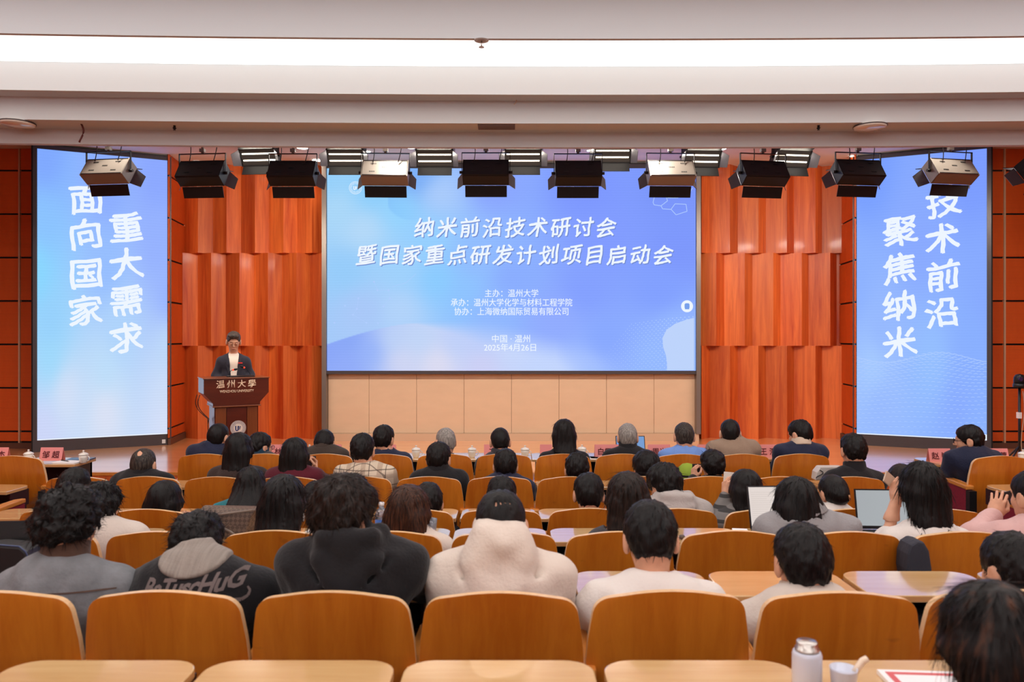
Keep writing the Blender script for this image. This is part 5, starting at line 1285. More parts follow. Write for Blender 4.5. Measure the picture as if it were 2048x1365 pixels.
    for sx in (-1, 1):
        o = link('shoe', SHOE, root); o.location = (sx * .13, .62, 0)
    # ---------- hair
    P = lambda x, y, z: np.array(H) + Mn @ (np.array((x, y, z)) * s)
    lenz = hairlen if hairlen is not None else {'long': .42, 'bob': .20}.get(hair, 0)
    ext = .20 * s
    G = Field(np.array(H) - np.array((ext + .05, ext + .09, ext if lenz == 0 else lenz + .05)), np.array(H) + np.array((ext + .05, ext, ext)), vx if lenz < .3 else vx * 1.15)
    E_ = lambda c, r, k=.02, cut=False: G.ell(P(*c), np.array(r) * s, Mn, k * s, cut)
    am = .006
    if hair in ('short', 'crew', 'cap'):
        t_ = {'short': .0, 'crew': -.006, 'cap': -.002}[hair]
        E_((0, -.012, .036), (.088 + t_, .104 + t_, .094 + t_)); E_((0, -.045, -.005), (.078 + t_, .068 + t_, .07), .03)
        if hair == 'cap': E_((0, -.03, -.01), (.084, .075, .06), .02)
        E_((0, -.050, -.045), (.056, .037, .042), .025)
        G.plane_cut(P(0, .078, .045), Mn @ np.array((0, 1, -.75)), .01); E_((0, .06, -.075), (.09, .075, .09), .01, True); G.plane_cut(P(0, -.06, -.072 if hair != 'cap' else -.045), Mn @ np.array((0, -.25, -1)), .012)
        for q in (-1, 1): E_((q * .094, -.006, -.028), (.026, .034, .046), .012, True)
        am = .0075 if hair == 'short' else .004
    elif hair in ('fluffy', 'curly'):
        E_((0, -.016, .045), (.104, .118, .100)); E_((0, -.05, -.005), (.098, .078, .075), .03); E_((0, -.058, -.055), (.062, .045, .045), .03)
        G.plane_cut(P(0, .085, .035), Mn @ np.array((0, 1, -.75)), .012); E_((0, .07, -.08), (.10, .08, .09), .01, True); G.plane_cut(P(0, -.06, -.088 if hair == 'fluffy' else -.076), Mn @ np.array((0, -.25, -1)), .012)
        for q in (-1, 1): E_((q * .092, .004, -.03), (.026, .03, .036), .01, True)
        am = .012 if hair == 'fluffy' else .016
    elif hair in ('long', 'bob'):
        E_((0, -.014, .038), (.094, .110, .096)); E_((0, -.035, -.02), (.092, .085, .085), .03)
        down = np.array((0, -.02, -1.0)); b0 = P(0, -.05, -.02); bot = np.array(H) + np.array((shift * .6, min(-.075, N[1] - H.y - .135), -lenz))
        w0, w1 = (.078, .062) if hair == 'long' else (.082, .080)
        for q in (-1, -.33, .33, 1):
            G.cap(b0 + Mn @ np.array((q * .05 * s, 0, 0)), bot + np.array((q * (.075 if hair == 'long' else .075), abs(q) * .03, 0)), .052 * s, .036 if hair == 'long' else .042, .03)
        for q in (-1, 1): G.cap(P(q * .075, .02, -.01), np.array(H) + np.array((q * .095 * s, -.01, -min(lenz, .24))), .032 * s, .026, .03)
        G.plane_cut(P(0, .075, .045), Mn @ np.array((0, 1, -.85)), .012); E_((0, .085, -.05), (.062, .075, .13), .015, True)
        if hair == 'bob': G.plane_cut(np.array(H) + np.array((0, 0, -lenz)), (0, -.1, -1), .012)
        am = .007
    elif hair == 'tied':
        E_((0, -.014, .034), (.087, .104, .092)); E_((0, -.045, -.01), (.084, .075, .075), .03); E_((0, -.095, -.02), (.05, .04, .052), .03)
        G.plane_cut(P(0, .075, .05), Mn @ np.array((0, 1, -.75)), .01); E_((0, .07, -.085), (.09, .085, .09), .01, True); G.plane_cut(P(0, -.06, -.085), Mn @ np.array((0, -.3, -1)), .012)
        for q in (-1, 1): E_((q * .088, .0, -.022), (.022, .026, .036), .008, True)
        am = .0045
    if amp is not None: am = amp
    x, y, z = G.ax[0][:, None, None], G.ax[1][None, :, None], G.ax[2][None, None, :]
    sd = sum(map(ord, key)) % 23
    cx_, cy_, cz_ = P(.012, -.045, .1)
    dx, dy, dz = x - cx_, y - cy_, z - cz_
    if lenz:
        phi = np.arctan2(dx, -dy); G.f += am * (vnoise(phi * 9 + sd, z * 5 + 0 * phi, 0 * phi + sd) * .8 + .45 * vnoise(phi * 24 + sd, z * 9 + 0 * phi, 0 * phi + 3))
    elif hair == 'curly':
        G.f += am * (vnoise(x * 34 + sd, y * 34, z * 34 + sd) + .5 * vnoise(x * 80 + sd, y * 80, z * 80))
    else:
        rho = np.sqrt(dx * dx + dy * dy + dz * dz); phi = np.arctan2(dx, -dy); th = np.arctan2(np.sqrt(dx * dx + dy * dy), dz + .12)
        fq = 6 if hair == 'fluffy' else 9
        G.f += am * (vnoise(phi * fq * .8 + sd + rho * 12, th * 3.2, z * 6 + 0 * phi + sd) * .9 + .55 * vnoise(phi * fq * 2.6 + sd, th * 5 + 0 * rho, rho * 30))
    if bald:
        if bald == 'crown': E_((.004, -.088, .094), (.020, .024, .026), .004, True); E_((-.008, -.078, .108), (.013, .026, .024), .004, True)
        else:
            for k, (bx, by) in enumerate(((-.022, -.084), (-.013, -.090), (-.004, -.086), (.005, -.092), (.014, -.087), (.023, -.084), (.031, -.078))): E_((bx, by, .100), (.0028, .007 + .003 * (k % 2), .04), .0, True)
    v, q = G.mesh(0 if am > .01 else 1)
    ho = link('hair', np_mesh('hair', [(v, q, 0)], hc), root)
    # ---------- loose strands and tufts on the heads near the camera
    if strands:
        rng = np.random.RandomState(sd); tri = q; cen = v[tri].mean(1); nr = np.cross(v[tri[:, 1]] - v[tri[:, 0]], v[tri[:, 2]] - v[tri[:, 0]]); ar = np.linalg.norm(nr, axis=1) + 1e-12; nr = nr / ar[:, None]
        ok = (nr @ np.array((0, 1, 0)) < .75) ; pr = ar * ok; pick = rng.choice(len(cen), strands, p=pr / pr.sum())
        c = cen[pick]; n_ = nr[pick]; away = c - np.array((cx_, cy_, cz_)); away[:, 2] -= .05 + (0.25 if lenz else 0)
        tdir = (np.array((0, 0, -1.0)) + 0 * away if lenz else away); tdir = tdir - ((tdir * n_).sum(1)[:, None] * n_) if lenz else away - (away * n_).sum(1)[:, None] * n_; tdir /= np.linalg.norm(tdir, axis=1)[:, None] + 1e-9
        tdir += rng.normal(0, {'curly': .75, 'fluffy': .26}.get(hair, .06 if lenz else .14), tdir.shape); tdir /= np.linalg.norm(tdir, axis=1)[:, None]
        ln = rng.uniform(.6, 1.3, strands) * (.07 if lenz else {'fluffy': .042, 'curly': .03, 'crew': .014}.get(hair, .026)); lift = {'curly': .32, 'fluffy': .14}.get(hair, .07 if not lenz else .012)
        side = np.cross(n_, tdir); side /= np.linalg.norm(side, axis=1)[:, None] + 1e-9
        wd = rng.uniform(.0008, .0018, strands) * (1.3 if d < 3 else 1.7); vv = []; K_ = 4
        curl_ = rng.uniform(-1, 1, strands) * (.6 if hair == 'curly' else .08)
        for k in range(K_):
            t = k / (K_ - 1); pt = c - n_ * .003 + tdir * (ln * t)[:, None] + n_ * (lift * ln * t - (.35 if not hair == 'curly' else .1) * lift * ln * t * t)[:, None] + side * (curl_ * ln * t * t)[:, None]
            ww = (wd * (1 - .8 * t))[:, None]; vv += [pt + side * ww, pt - side * ww, pt + n_ * ww * .8]
        V = np.stack(vv, 1).reshape(-1, 3); qs = []
        for k in range(K_ - 1):
            for a in range(3):
                b_ = (a + 1) % 3; qs.append([k * 3 + a, k * 3 + b_, k * 3 + 3 + b_, k * 3 + 3 + a])
        qs = np.array(qs)[None] + (np.arange(strands) * 3 * K_)[:, None, None]
        so = link('loose_strands', np_mesh('loose_strands', [(V, qs.reshape(-1, 4), 0)], hc), ho); tag(so, kind='stuff')
    # ---------- glasses, hair clip
    if glasses:
        b = MB()
        for q_ in (-1, 1):
            cc = [P(q_ * (.032 + .021 * math.cos(t)), .105, .002 + .017 * math.sin(t)) for t in [math.pi * k / 8 for k in range(17)]]
            b.tube(cc, .0018 * (1.5 if d > 5 else 1), 6); b.tube([P(q_ * .053, .104, .006), P(q_ * .08, .06, .008), P(q_ * .084, -.01, .004)], .0018 * (1.4 if d > 5 else 1), 6)
        b.tube([P(-.011, .106, .004), P(.011, .106, .004)], .0018, 6)
        b.build('glasses', m_steel, root)
    if clip:
        (c0, c1, c2), cm_ = clip; b = MB(); a_, b_ = P(c0, c1, c2), P(c0 + .004, c1, c2 - .035); b.tube([a_, a_ * .5 + b_ * .5, b_], [.005, .008, .005], 8); b.build('hair_clip', cm_, root)
    return dict(root=root, base=base, H=H, N=N, P=P, WR=WR, s=s, M=Mn, SH=SHL)

def phone(pos, up, face, label, scr, m_body=None, scale=1.0):
    """phone held upright: `up` along its long side, `face` out of its screen"""
    u = Vector(up).normalized(); f = Vector(face); f = (f - u * f.dot(u)).normalized(); x = u.cross(f) * -1
    root = empty('smartphone', pos); root.rotation_mode = 'QUATERNION'
    root.rotation_quaternion = Matrix(((x[0], -f[0], u[0]), (x[1], -f[1], u[1]), (x[2], -f[2], u[2]))).to_quaternion(); tag(root, label, 'phone')
    w_, h = .037 * scale, .078 * scale
    MB().box((-w_, -.004, -h), (w_, .004, h)).build('body', m_body or m_blk, root, bevel=.003)
    MB().box((-w_ + .003, -.0048, -h + .004), (w_ - .003, -.0040, h - .004)).build('screen', scr, root)
    return root
# ================================================================== THE AUDIENCE
from mathutils.bvhtree import BVHTree
K_black = cloth('black_cloth', C(26, 25, 28)); K_navy = cloth('navy_suiting', C(26, 32, 58), .75); K_cream = cloth('cream_fleece', C(218, 204, 192)); K_white = cloth('white_cotton', C(226, 218, 212))
K_denim = cloth('grey_blue_denim', C(116, 118, 122), .9, tone=((14, 14, 14), .22)); K_brown = cloth('brown_corduroy', C(84, 62, 52)); K_grey = cloth('grey_wool', C(146, 144, 146)); K_lgrey = cloth('light_grey_cloth', C(176, 168, 164))
K_teal = cloth('teal_knit', C(20, 108, 118)); K_maroon = cloth('maroon_knit', C(84, 18, 34)); K_pink = cloth('pink_cotton', C(214, 172, 168)); K_blue = cloth('light_blue_shirt', C(112, 148, 214)); K_tan = cloth('tan_knit', C(150, 128, 110), .95, bump=((160, 160, 160), .5))
K_olive = cloth('dark_olive_jacket', C(62, 52, 46)); K_beige = cloth('beige_collar', C(206, 186, 166)); K_gcol = cloth('grey_cord_collar', C(140, 130, 122), tone=((120, 6, 6), .15)); K_char = cloth('charcoal_cloth_top', C(58, 56, 60)); K_vest = cloth('dark_brown_vest', C(52, 38, 34)); K_tcol = cloth('dark_teal_collar', C(24, 54, 74)); K_offw = cloth('off_white_jacket', C(206, 194, 184))
K_plaid = plaid('beige_plaid_shirt'); K_str = stripes('grey_striped_sweater', C(120, 116, 114), C(60, 58, 58), 16, .35)
m_clipw = mat('white_clip', C(230, 224, 216), .3); m_clipb = mat('bronze_clip', C(170, 120, 84), .3, metal=.6)
m_ph = mat('phone_screen_blue', (0, 0, 0, 1), .2, emit=C(120, 160, 236), est=.8); m_phw = mat('phone_screen_white', (0, 0, 0, 1), .2, emit=C(206, 214, 214), est=.8); m_phd = mat('phone_screen_dark', C(10, 10, 12), .15)
PP = {}
def add(key, *a, **k): PP[key] = person(key, *a, **k)
# nearest row
add('A1', 140, 975, 136, 'A', hair='curly', top_m=K_denim, style='jacket', collar=K_brown, ny=1094, d=2.74, shw=1.12, pitch=12, label='person with curly black hair in a grey-blue denim jacket with brown collar', strands=1500, seat=(-1.62, None), sh=.07)
add('A2', 393, 1028, 116, 'A', hair='curly', amp=.011, top_m=K_black, style='jacket', collar=K_gcol, extra='wide_collar', ny=1084, d=2.93, fwd=.17, shw=1.3, pitch=30, label='person in a black jacket with grey lettering across the back and wide grey collar', strands=1100, seat=(-1.15, None), sh=.075, puff=1.25, yaw=8, shift=.085)
add('A3', 692, 944, 126, 'A', hair='fluffy', hc=HD, top_m=K_black, style='hoodie', ny=1046, d=2.70, shw=1.1, yaw=-32, pitch=8, glasses=True, label='person with fluffy dark brown hair in a plain black hoodie, head turned right', strands=1500, seat=(-.56, None), sh=.06, puff=1.1, shift=.03, arms={('el', 1): at(846, 1165, 2.86), ('wr', 1): at(800, 1180, 3.05)})
add('A4', 1001, 980, 103, 'A', hair='crew', top_m=K_cream, style='hoodie', ny=1052, d=2.74, shw=1.16, pitch=10, bald=True, label='person in a thick cream hoodie with a thinning crown, nearest row', strands=900, seat=(-.03, None), hoodup=1.0, sh=.065, puff=1.0)
add('A5', 1300, 1001, 114, 'A', hair='short', top_m=K_white, style='shirt', ny=1148, d=2.78, shw=1.2, pitch=22, label='person with bare neck and short faded hair in a loose white top, nearest row', strands=900, seat=(.51, None), sh=.05, puff=1.5)
add('A6', 1603, 1045, 116, 'A', hair='short', top_m=K_offw, style='jacket', collar=K_beige, ny=1178, d=2.74, shw=1.1, pitch=10, label='person with short hair and a beige collar, directly behind the thermos flask', strands=900, seat=(1.06, None), puff=1.3)
add('A7', 2024, 1063, 114, 'A', hair='short', top_m=K_grey, style='jacket', ny=1180, d=2.74, yaw=12, pitch=10, label='person with short dark hair cut by the right edge of the picture', strands=700, seat=(1.72, None))
add('Z1', 1985, 1163, 200, 'Z', hair='long', hc=HT, top_m=K_black, style='knit', d=1.60, pitch=16, hairlen=.40, label='person with long brown-streaked hair seen large at the lower right corner', strands=1600, seat=(1.02, 1.30), hs=1.03)
chair((1.02, 1.30, .35), 0, 'chair under the long-haired person at the lower right corner', 'chair at the lower right corner', (-1, 1))
# fourth row
add('B0', 203, 963, 72, 'B', hair='fluffy', amp=.016, top_m=K_offw, style='jacket', ny=1022, d=3.92, yaw=10, pitch=14, label='person with spiky black hair in an off-white jacket, behind the curly-haired one', strands=700, seat=(-2.2, None), shw=1.1)
add('B1', 567, 948, 90, 'B', hair='bob', top_m=K_white, style='shirt', d=3.84, pitch=8, hairlen=.27, label='person with a straight black bob between the checked tote and black hoodie', strands=900, seat=(-1.14, None), clip=((.098, -.02, -.045), m_clipw))
add('B2', 818, 968, 94, 'B', hair='bob', hc=HM, top_m=K_cream, style='knit', d=3.84, yaw=-14, hairlen=.30, label='person with shoulder-length reddish brown hair between the black and cream hoodies', strands=900, seat=(-.56, None), ny=1055)
add('B3', 1256, 943, 84, 'B', hair='long', hc=HD, top_m=K_char, style='knit', d=3.84, pitch=6, hairlen=.45, label='person with long dark brown hair falling to the left, middle of the fourth row', strands=800, seat=(.5, None), shift=-.08, roll=-4)
add('B4', 1592, 953, 94, 'B', hair='bob', top_m=K_grey, style='jacket', ny=1004, d=3.84, pitch=12, hairlen=.23, label='person in a grey coat with black hair before the white laptop', strands=900, seat=(1.44, None), shift=.05, shw=1.15, collar=K_grey)
add('B5', 1843, 922, 112, 'B', hair='long', top_m=K_white, style='knit', d=3.88, pitch=2, hairlen=.46, label='person with long black hair in white raising a phone, right of the grey laptop', strands=1200, seat=(2.1, None), ny=1040, hs=1.05, shift=.01, bare=True, arms={('el', -1): at(1772, 1085, 3.95), ('wr', -1): at(1792, 1000, 4.02), ('grip', -1): True, ('fd', -1): (.12, .25, 1), ('pm', -1): (1, .5, 0)})
add('B6', 2066, 938, 108, 'B', hair='tied', top_m=K_pink, style='knit', d=3.90, yaw=14, pitch=6, ny=1028, label='person in a pink top with blue nails holding a phone at the right edge', strands=500, seat=(2.70, None), shw=1.1, arms={('el', -1): at(1945, 1075, 3.98), ('wr', -1): at(1988, 1032, 4.10), ('grip', -1): False, ('fd', -1): (.45, .25, 1), ('pm', -1): (.6, 1, -.2)})
# third row
add('C0', 150, 934, 58, 'C', hair='short', top_m=K_char, style='jacket', label='person with short black hair in the third row, beside the left aisle chair')
add('C1', 330, 960, 78, 'C', hair='long', top_m=K_black, style='knit', hairlen=.38, label='person with long black hair, third row, below the balding man', pitch=4)
add('C2', 501, 933, 60, 'C', hair='bob', top_m=K_teal, style='knit', ny=990, hairlen=.12, label='person with a black bob in a teal top, third row', seat=(-1.66, None), yaw=6, shw=1.05)
add('C3', 634, 961, 58, 'C', hair='short', top_m=K_char, style='jacket', label='person with black hair half hidden behind the fluffy-haired black hoodie, third row')
add('C4', 856, 964, 58, 'C', hair='short', top_m=K_black, style='jacket', label='person with short black hair peeking out right of the brown-haired one, third row', yaw=10)
add('C5', 1003, 950, 64, 'C', hair='short', top_m=K_char, style='jacket', label='person whose black hair shows just above the thinning crown, third row')
add('C6', 1177, 945, 68, 'C', hair='short', amp=.008, top_m=K_black, style='jacket', label='person with thick black hair, third row, right of the cream hoodie', pitch=12)
add('C7', 1328, 926, 68, 'C', hair='fluffy', top_m=K_lgrey, style='hoodie', ny=978, d=5.0, yaw=28, pitch=26, shift=.05, label='person hunched in a pale grey hoodie, third row', seat=(1.04, None), puff=1.15, shw=1.05)
add('C8', 1491, 938, 62, 'C', hair='long', hc=HB, top_m=K_str, style='knit', hairlen=.36, ny=1010, label='person with long dark hair in a striped grey sweater filming, third row', seat=(1.56, None), arms={('el', -1): at(1432, 1050, 4.95), ('wr', -1): at(1452, 992, 5.05), ('grip', -1): True, ('fd', -1): (.05, .2, 1), ('pm', -1): (1, .5, 0)})
add('C9', 1664, 948, 56, 'C', hair='tied', top_m=K_white, style='shirt', ny=1010, yaw=16, pitch=10, label='person with black hair tied up by a bronze clip, white collar, third row', clip=((.02, -.14, -.01), m_clipb))
add('C10', 1802, 926, 52, 'C', hair='tied', hc=HD, top_m=K_char, style='knit', label='person with dark hair half hidden left of the long-haired phone holder', seat=(2.55, None))
# second row
add('D1', 288, 897, 53, 'D', hair='crew', bald='crown', top_m=K_black, style='jacket', ny=936, shw=1.1, pitch=6, label='balding man in a black jacket, second row from the stage, at far left', sh=.05, hc=HS)
add('D2', 478, 865, 62, 'D', hair='long', top_m=K_vest, style='knit', hairlen=.42, ny=928, label='person with long straight black hair in a brown vest below the lectern', seat=(-2.25, None))
add('D3', 590, 875, 68, 'D', hair='long', top_m=K_maroon, style='knit', hairlen=.44, ny=930, label='person with long black hair in maroon looking at a phone, second row', seat=(-1.72, None), arms={('el', 1): at(650, 965, 6.2), ('wr', 1): at(629, 945, 6.32), ('grip', 1): True, ('fd', 1): (-.05, .3, 1), ('pm', 1): (-.6, -.6, 0)})
add('D4', 725, 866, 56, 'D', hair='short', amp=.008, top_m=K_plaid, style='shirt', ny=922, shw=1.1, label='person with thick black hair in a beige plaid shirt, second row', seat=(-1.19, None), puff=1.3, shift=.03)
add('D5', 878, 883, 50, 'D', hair='short', top_m=K_black, style='jacket', ny=930, label='person with short black hair in a black jacket below the grey-haired man', seat=(-.62, None), yaw=-12)
add('D6', 1011, 896, 52, 'D', hair='short', amp=.008, top_m=K_navy, style='jacket', ny=946, label='person with tousled dark hair and navy collar, middle of the second row')
add('D7', 1154, 904, 52, 'D', hair='short', amp=.010, top_m=K_char, style='jacket', label='person with messy black hair below the long-haired woman of the front row')
add('D8', 1291, 899, 56, 'D', hair='fluffy', amp=.008, top_m=K_char, style='jacket', label='person with dark bowl-cut hair, second row, left of the lime cap', yaw=12)
add('D9', 1424, 901, 56, 'D', hair='curly', amp=.009, top_m=K_black, style='jacket', label='curly-haired person filming with a phone, second row, right of the lime cap', yaw=14, seat=(1.57, None), arms={('el', -1): at(1380, 985, 6.15), ('wr', -1): at(1388, 958, 6.3), ('grip', -1): True, ('fd', -1): (.05, .2, 1), ('pm', -1): (1, .5, 0)})
add('D10', 1706, 866, 52, 'D', hair='short', top_m=K_black, style='jacket', ny=932, shw=1.1, label='man with short black hair in a black jacket beside the white handbag', seat=(2.69, None))
# front row, the guests
add('E1', 438, 847, 43, 'E', hair='crew', top_m=K_navy, style='suit', ny=880, yaw=-16, label='man in a navy suit in the front row before the lectern', shift=-.06)
add('E2', 521, 864, 42, 'E', hair='short', top_m=K_char, style='jacket', collar=K_tcol, ny=902, yaw=-38, glasses=True, label='bespectacled man with dark teal collar, front row, right of the lectern')
add('E3', 649, 859, 40, 'E', hair='cap', top_m=K_olive, style='jacket', ny=886, pitch=18, label='man in a dark brown jacket with shaved nape, front row', shw=1.05)
add('E4', 768, 849, 46, 'E', hair='short', top_m=K_navy, style='suit', ny=897, yaw=-14, label='man with dark hair and navy jacket, front row, above the plaid shirt', shift=.03)
add('E5', 891, 856, 41, 'E', hair='crew', hc=HG, top_m=K_char, style='jacket', yaw=24, glasses=True, label='grey-haired man with glasses turned left, front row, before the beige wall')
add('E6', 1000, 856, 40, 'E', hair='crew', top_m=K_char, style='jacket', ny=905, yaw=8, pitch=14, label='man with cropped black hair at the middle of the front row')
add('E7', 1128, 838, 50, 'E', hair='long', top_m=K_black, style='suit', hairlen=.28, ny=895, label='woman with long black hair and dark jacket, middle of the front row')
add('E8', 1255, 847, 43, 'E', hair='crew', hc=HG, top_m=K_black, style='jacket', ny=890, label='grey-haired man in black with a laptop, front row', shw=1.05)
add('E9', 1368, 845, 41, 'E', hair='crew', hc=HS, top_m=K_blue, style='shirt', ny=890, label='man in a light blue shirt, front row', shw=1.05)
add('E10', 1460, 839, 41, 'E', hair='crew', top_m=K_tan, style='knit', ny=876, yaw=-8, pitch=12, label='man in a tan knitted sweater, front row', shift=.03, shw=1.1)
add('E11', 1599, 839, 45, 'E', hair='short', top_m=K_navy, style='suit', collar=K_beige, ny=880, yaw=34, pitch=16, label='man in a navy suit looking down left, front row, before the right veneer wall', shw=1.12)
add('E12', 1937, 849, 47, None, d=6.80, seat=(4.22, 6.5), hair='short', top_m=K_navy, style='suit', ny=891, yaw=58, glasses=True, label='man in navy with glasses turned left, on the right aisle chair', shift=.03, shw=1.12)
# ---- phones in raised hands, painted nails
phone(at(1783, 964, 4.07), (1, .5, -.75), (-.15, -1, .5), 'pale phone held up by the person with long black hair in white', m_phd, mat('gold_phone_case', C(206, 182, 160), .35), .85)
phone(at(2006, 1000, 4.17), (1, .2, .2), (0, -1, .2), 'phone held sideways in the hand with blue nails', m_phd)
phone(at(1457, 968, 5.1), (.1, .1, 1), (0, -1, .1), 'phone with a blue screen held up by the striped sweater', m_ph, m_porc)
phone(at(622, 931, 6.36), (.05, .2, 1), (-.2, -1, .3), 'phone with a white screen held by the person in maroon', m_phw)
phone(at(1393, 947, 6.36), (.02, .1, 1), (.1, -1, .1), 'phone filming the stage beside the lime cap', m_ph)
m_nail = mat('blue_nail_varnish', C(40, 90, 200), .2, coat=.6)
for k, (px, py) in enumerate(((2023, 1001), (2012, 998))):
    o = MB().lathe([(.001, -.004), (.006, -.002), (.007, .003), (.004, .009), (.001, .010)], 12).build('fingernail', m_nail, PP['B6']['root']); o.location = at(px, py, 4.13) - PP['B6']['base']; o.rotation_euler = (R(-30), R(40), 0)
# ---- lettering on the back of the black jacket, laid on the cloth
def drape(obj, src, off=.003, axis=1):
    me = obj.data; bt = BVHTree.FromPolygons([v.co[:] for v in src.data.vertices], [p.vertices[:] for p in src.data.polygons])
    co = np.array([v.co[:] for v in me.vertices]); hy = []
    for x, _, z in co:
        h = bt.ray_cast(Vector((x, -2 * axis, z)), Vector((0, axis, 0))); hy.append(h[0].y if h[0] is not None else np.nan)
    hy = np.array(hy); ok = ~np.isnan(hy); A_ = np.stack([np.ones(len(co)), co[:, 0], co[:, 2], co[:, 0] ** 2, co[:, 0] * co[:, 2], co[:, 2] ** 2], 1)
    for _ in range(3):
        cf = np.linalg.lstsq(A_[ok], hy[ok], rcond=None)[0]; fit = A_ @ cf; ok = ok & (np.abs(fit - hy) < .03)
    y = np.where(np.isnan(hy), fit, np.minimum(fit, np.where(np.isnan(hy), fit, hy))) - off
    for v, yy in zip(me.vertices, y): v.co.y = yy
    me.update()
ja = [c for c in PP['A2']['root'].children if c.name.startswith('jacket')][0]
m_let = mat('grey_applique', C(112, 100, 98), .95)
def on_back(px, py, d=2.66): return at(px, py, d) - PP['A2']['base']
q0, q1 = on_back(298, 1170), on_back(490, 1158)
g = glyphs('BeTuscHuG', .080, m_let, PP['A2']['root'], 'lettering', (0, 0, 0), bold=.03, slant=.28, rough=.004, depth=0, seed=2, font_res=2, space=.9)
bm = bmesh.new(); bm.from_mesh(g.data); bmesh.ops.triangulate(bm, faces=bm.faces); bmesh.ops.subdivide_edges(bm, edges=[e for e in bm.edges if e.calc_length() > .02], cuts=2, use_grid_fill=False); bmesh.ops.triangulate(bm, faces=bm.faces); bm.to_mesh(g.data); bm.free()
wd_ = max(v.co.x for v in g.data.vertices) - min(v.co.x for v in g.data.vertices); k_ = (q1 - q0).x / wd_
for v in g.data.vertices:
    v.co.x = v.co.x * k_ + (q0.x + q1.x) / 2; v.co.z = v.co.z * 1.0 + (q0.z + q1.z) / 2 + (v.co.x - (q0.x + q1.x) / 2) * .06
drape(g, ja); tag(g, kind='stuff')
sw = MB(); P_s = [(492, 1176, 2), (497, 1184, 3), (494, 1193, 4), (484, 1198, 5), (470, 1196, 5), (455, 1191, 4), (440, 1189, 2)]
pv = [(on_back(a, b), c * 2.66 / F * .7) for a, b, c in P_s]
for (a, ra), (b, rb) in zip(pv[:-1], pv[1:]):
    t = (b - a).normalized(); n_ = Vector((-t.z, 0, t.x)); sw.add([a + n_ * ra, a - n_ * ra, b - n_ * rb, b + n_ * rb], [(0, 1, 2, 3)])
so = sw.build('swash', m_let, PP['A2']['root']); drape(so, ja)
# dark stitched yoke seam across the denim jacket
jd = [c for c in PP['A1']['root'].children if c.name.startswith('jacket')][0]
ys = MB(); pts = [at(30 + 190 * t, 1178 + 7 * t * t, 2.6) - PP['A1']['base'] for t in [k / 20 for k in range(21)]]
for a, b in zip(pts[:-1], pts[1:]): ys.add([a + Vector((0, 0, .0022)), a - Vector((0, 0, .0022)), b - Vector((0, 0, .0022)), b + Vector((0, 0, .0022))], [(0, 1, 2, 3)])
yo = ys.build('yoke_seam', K_brown, PP['A1']['root']); drape(yo, jd, .002)

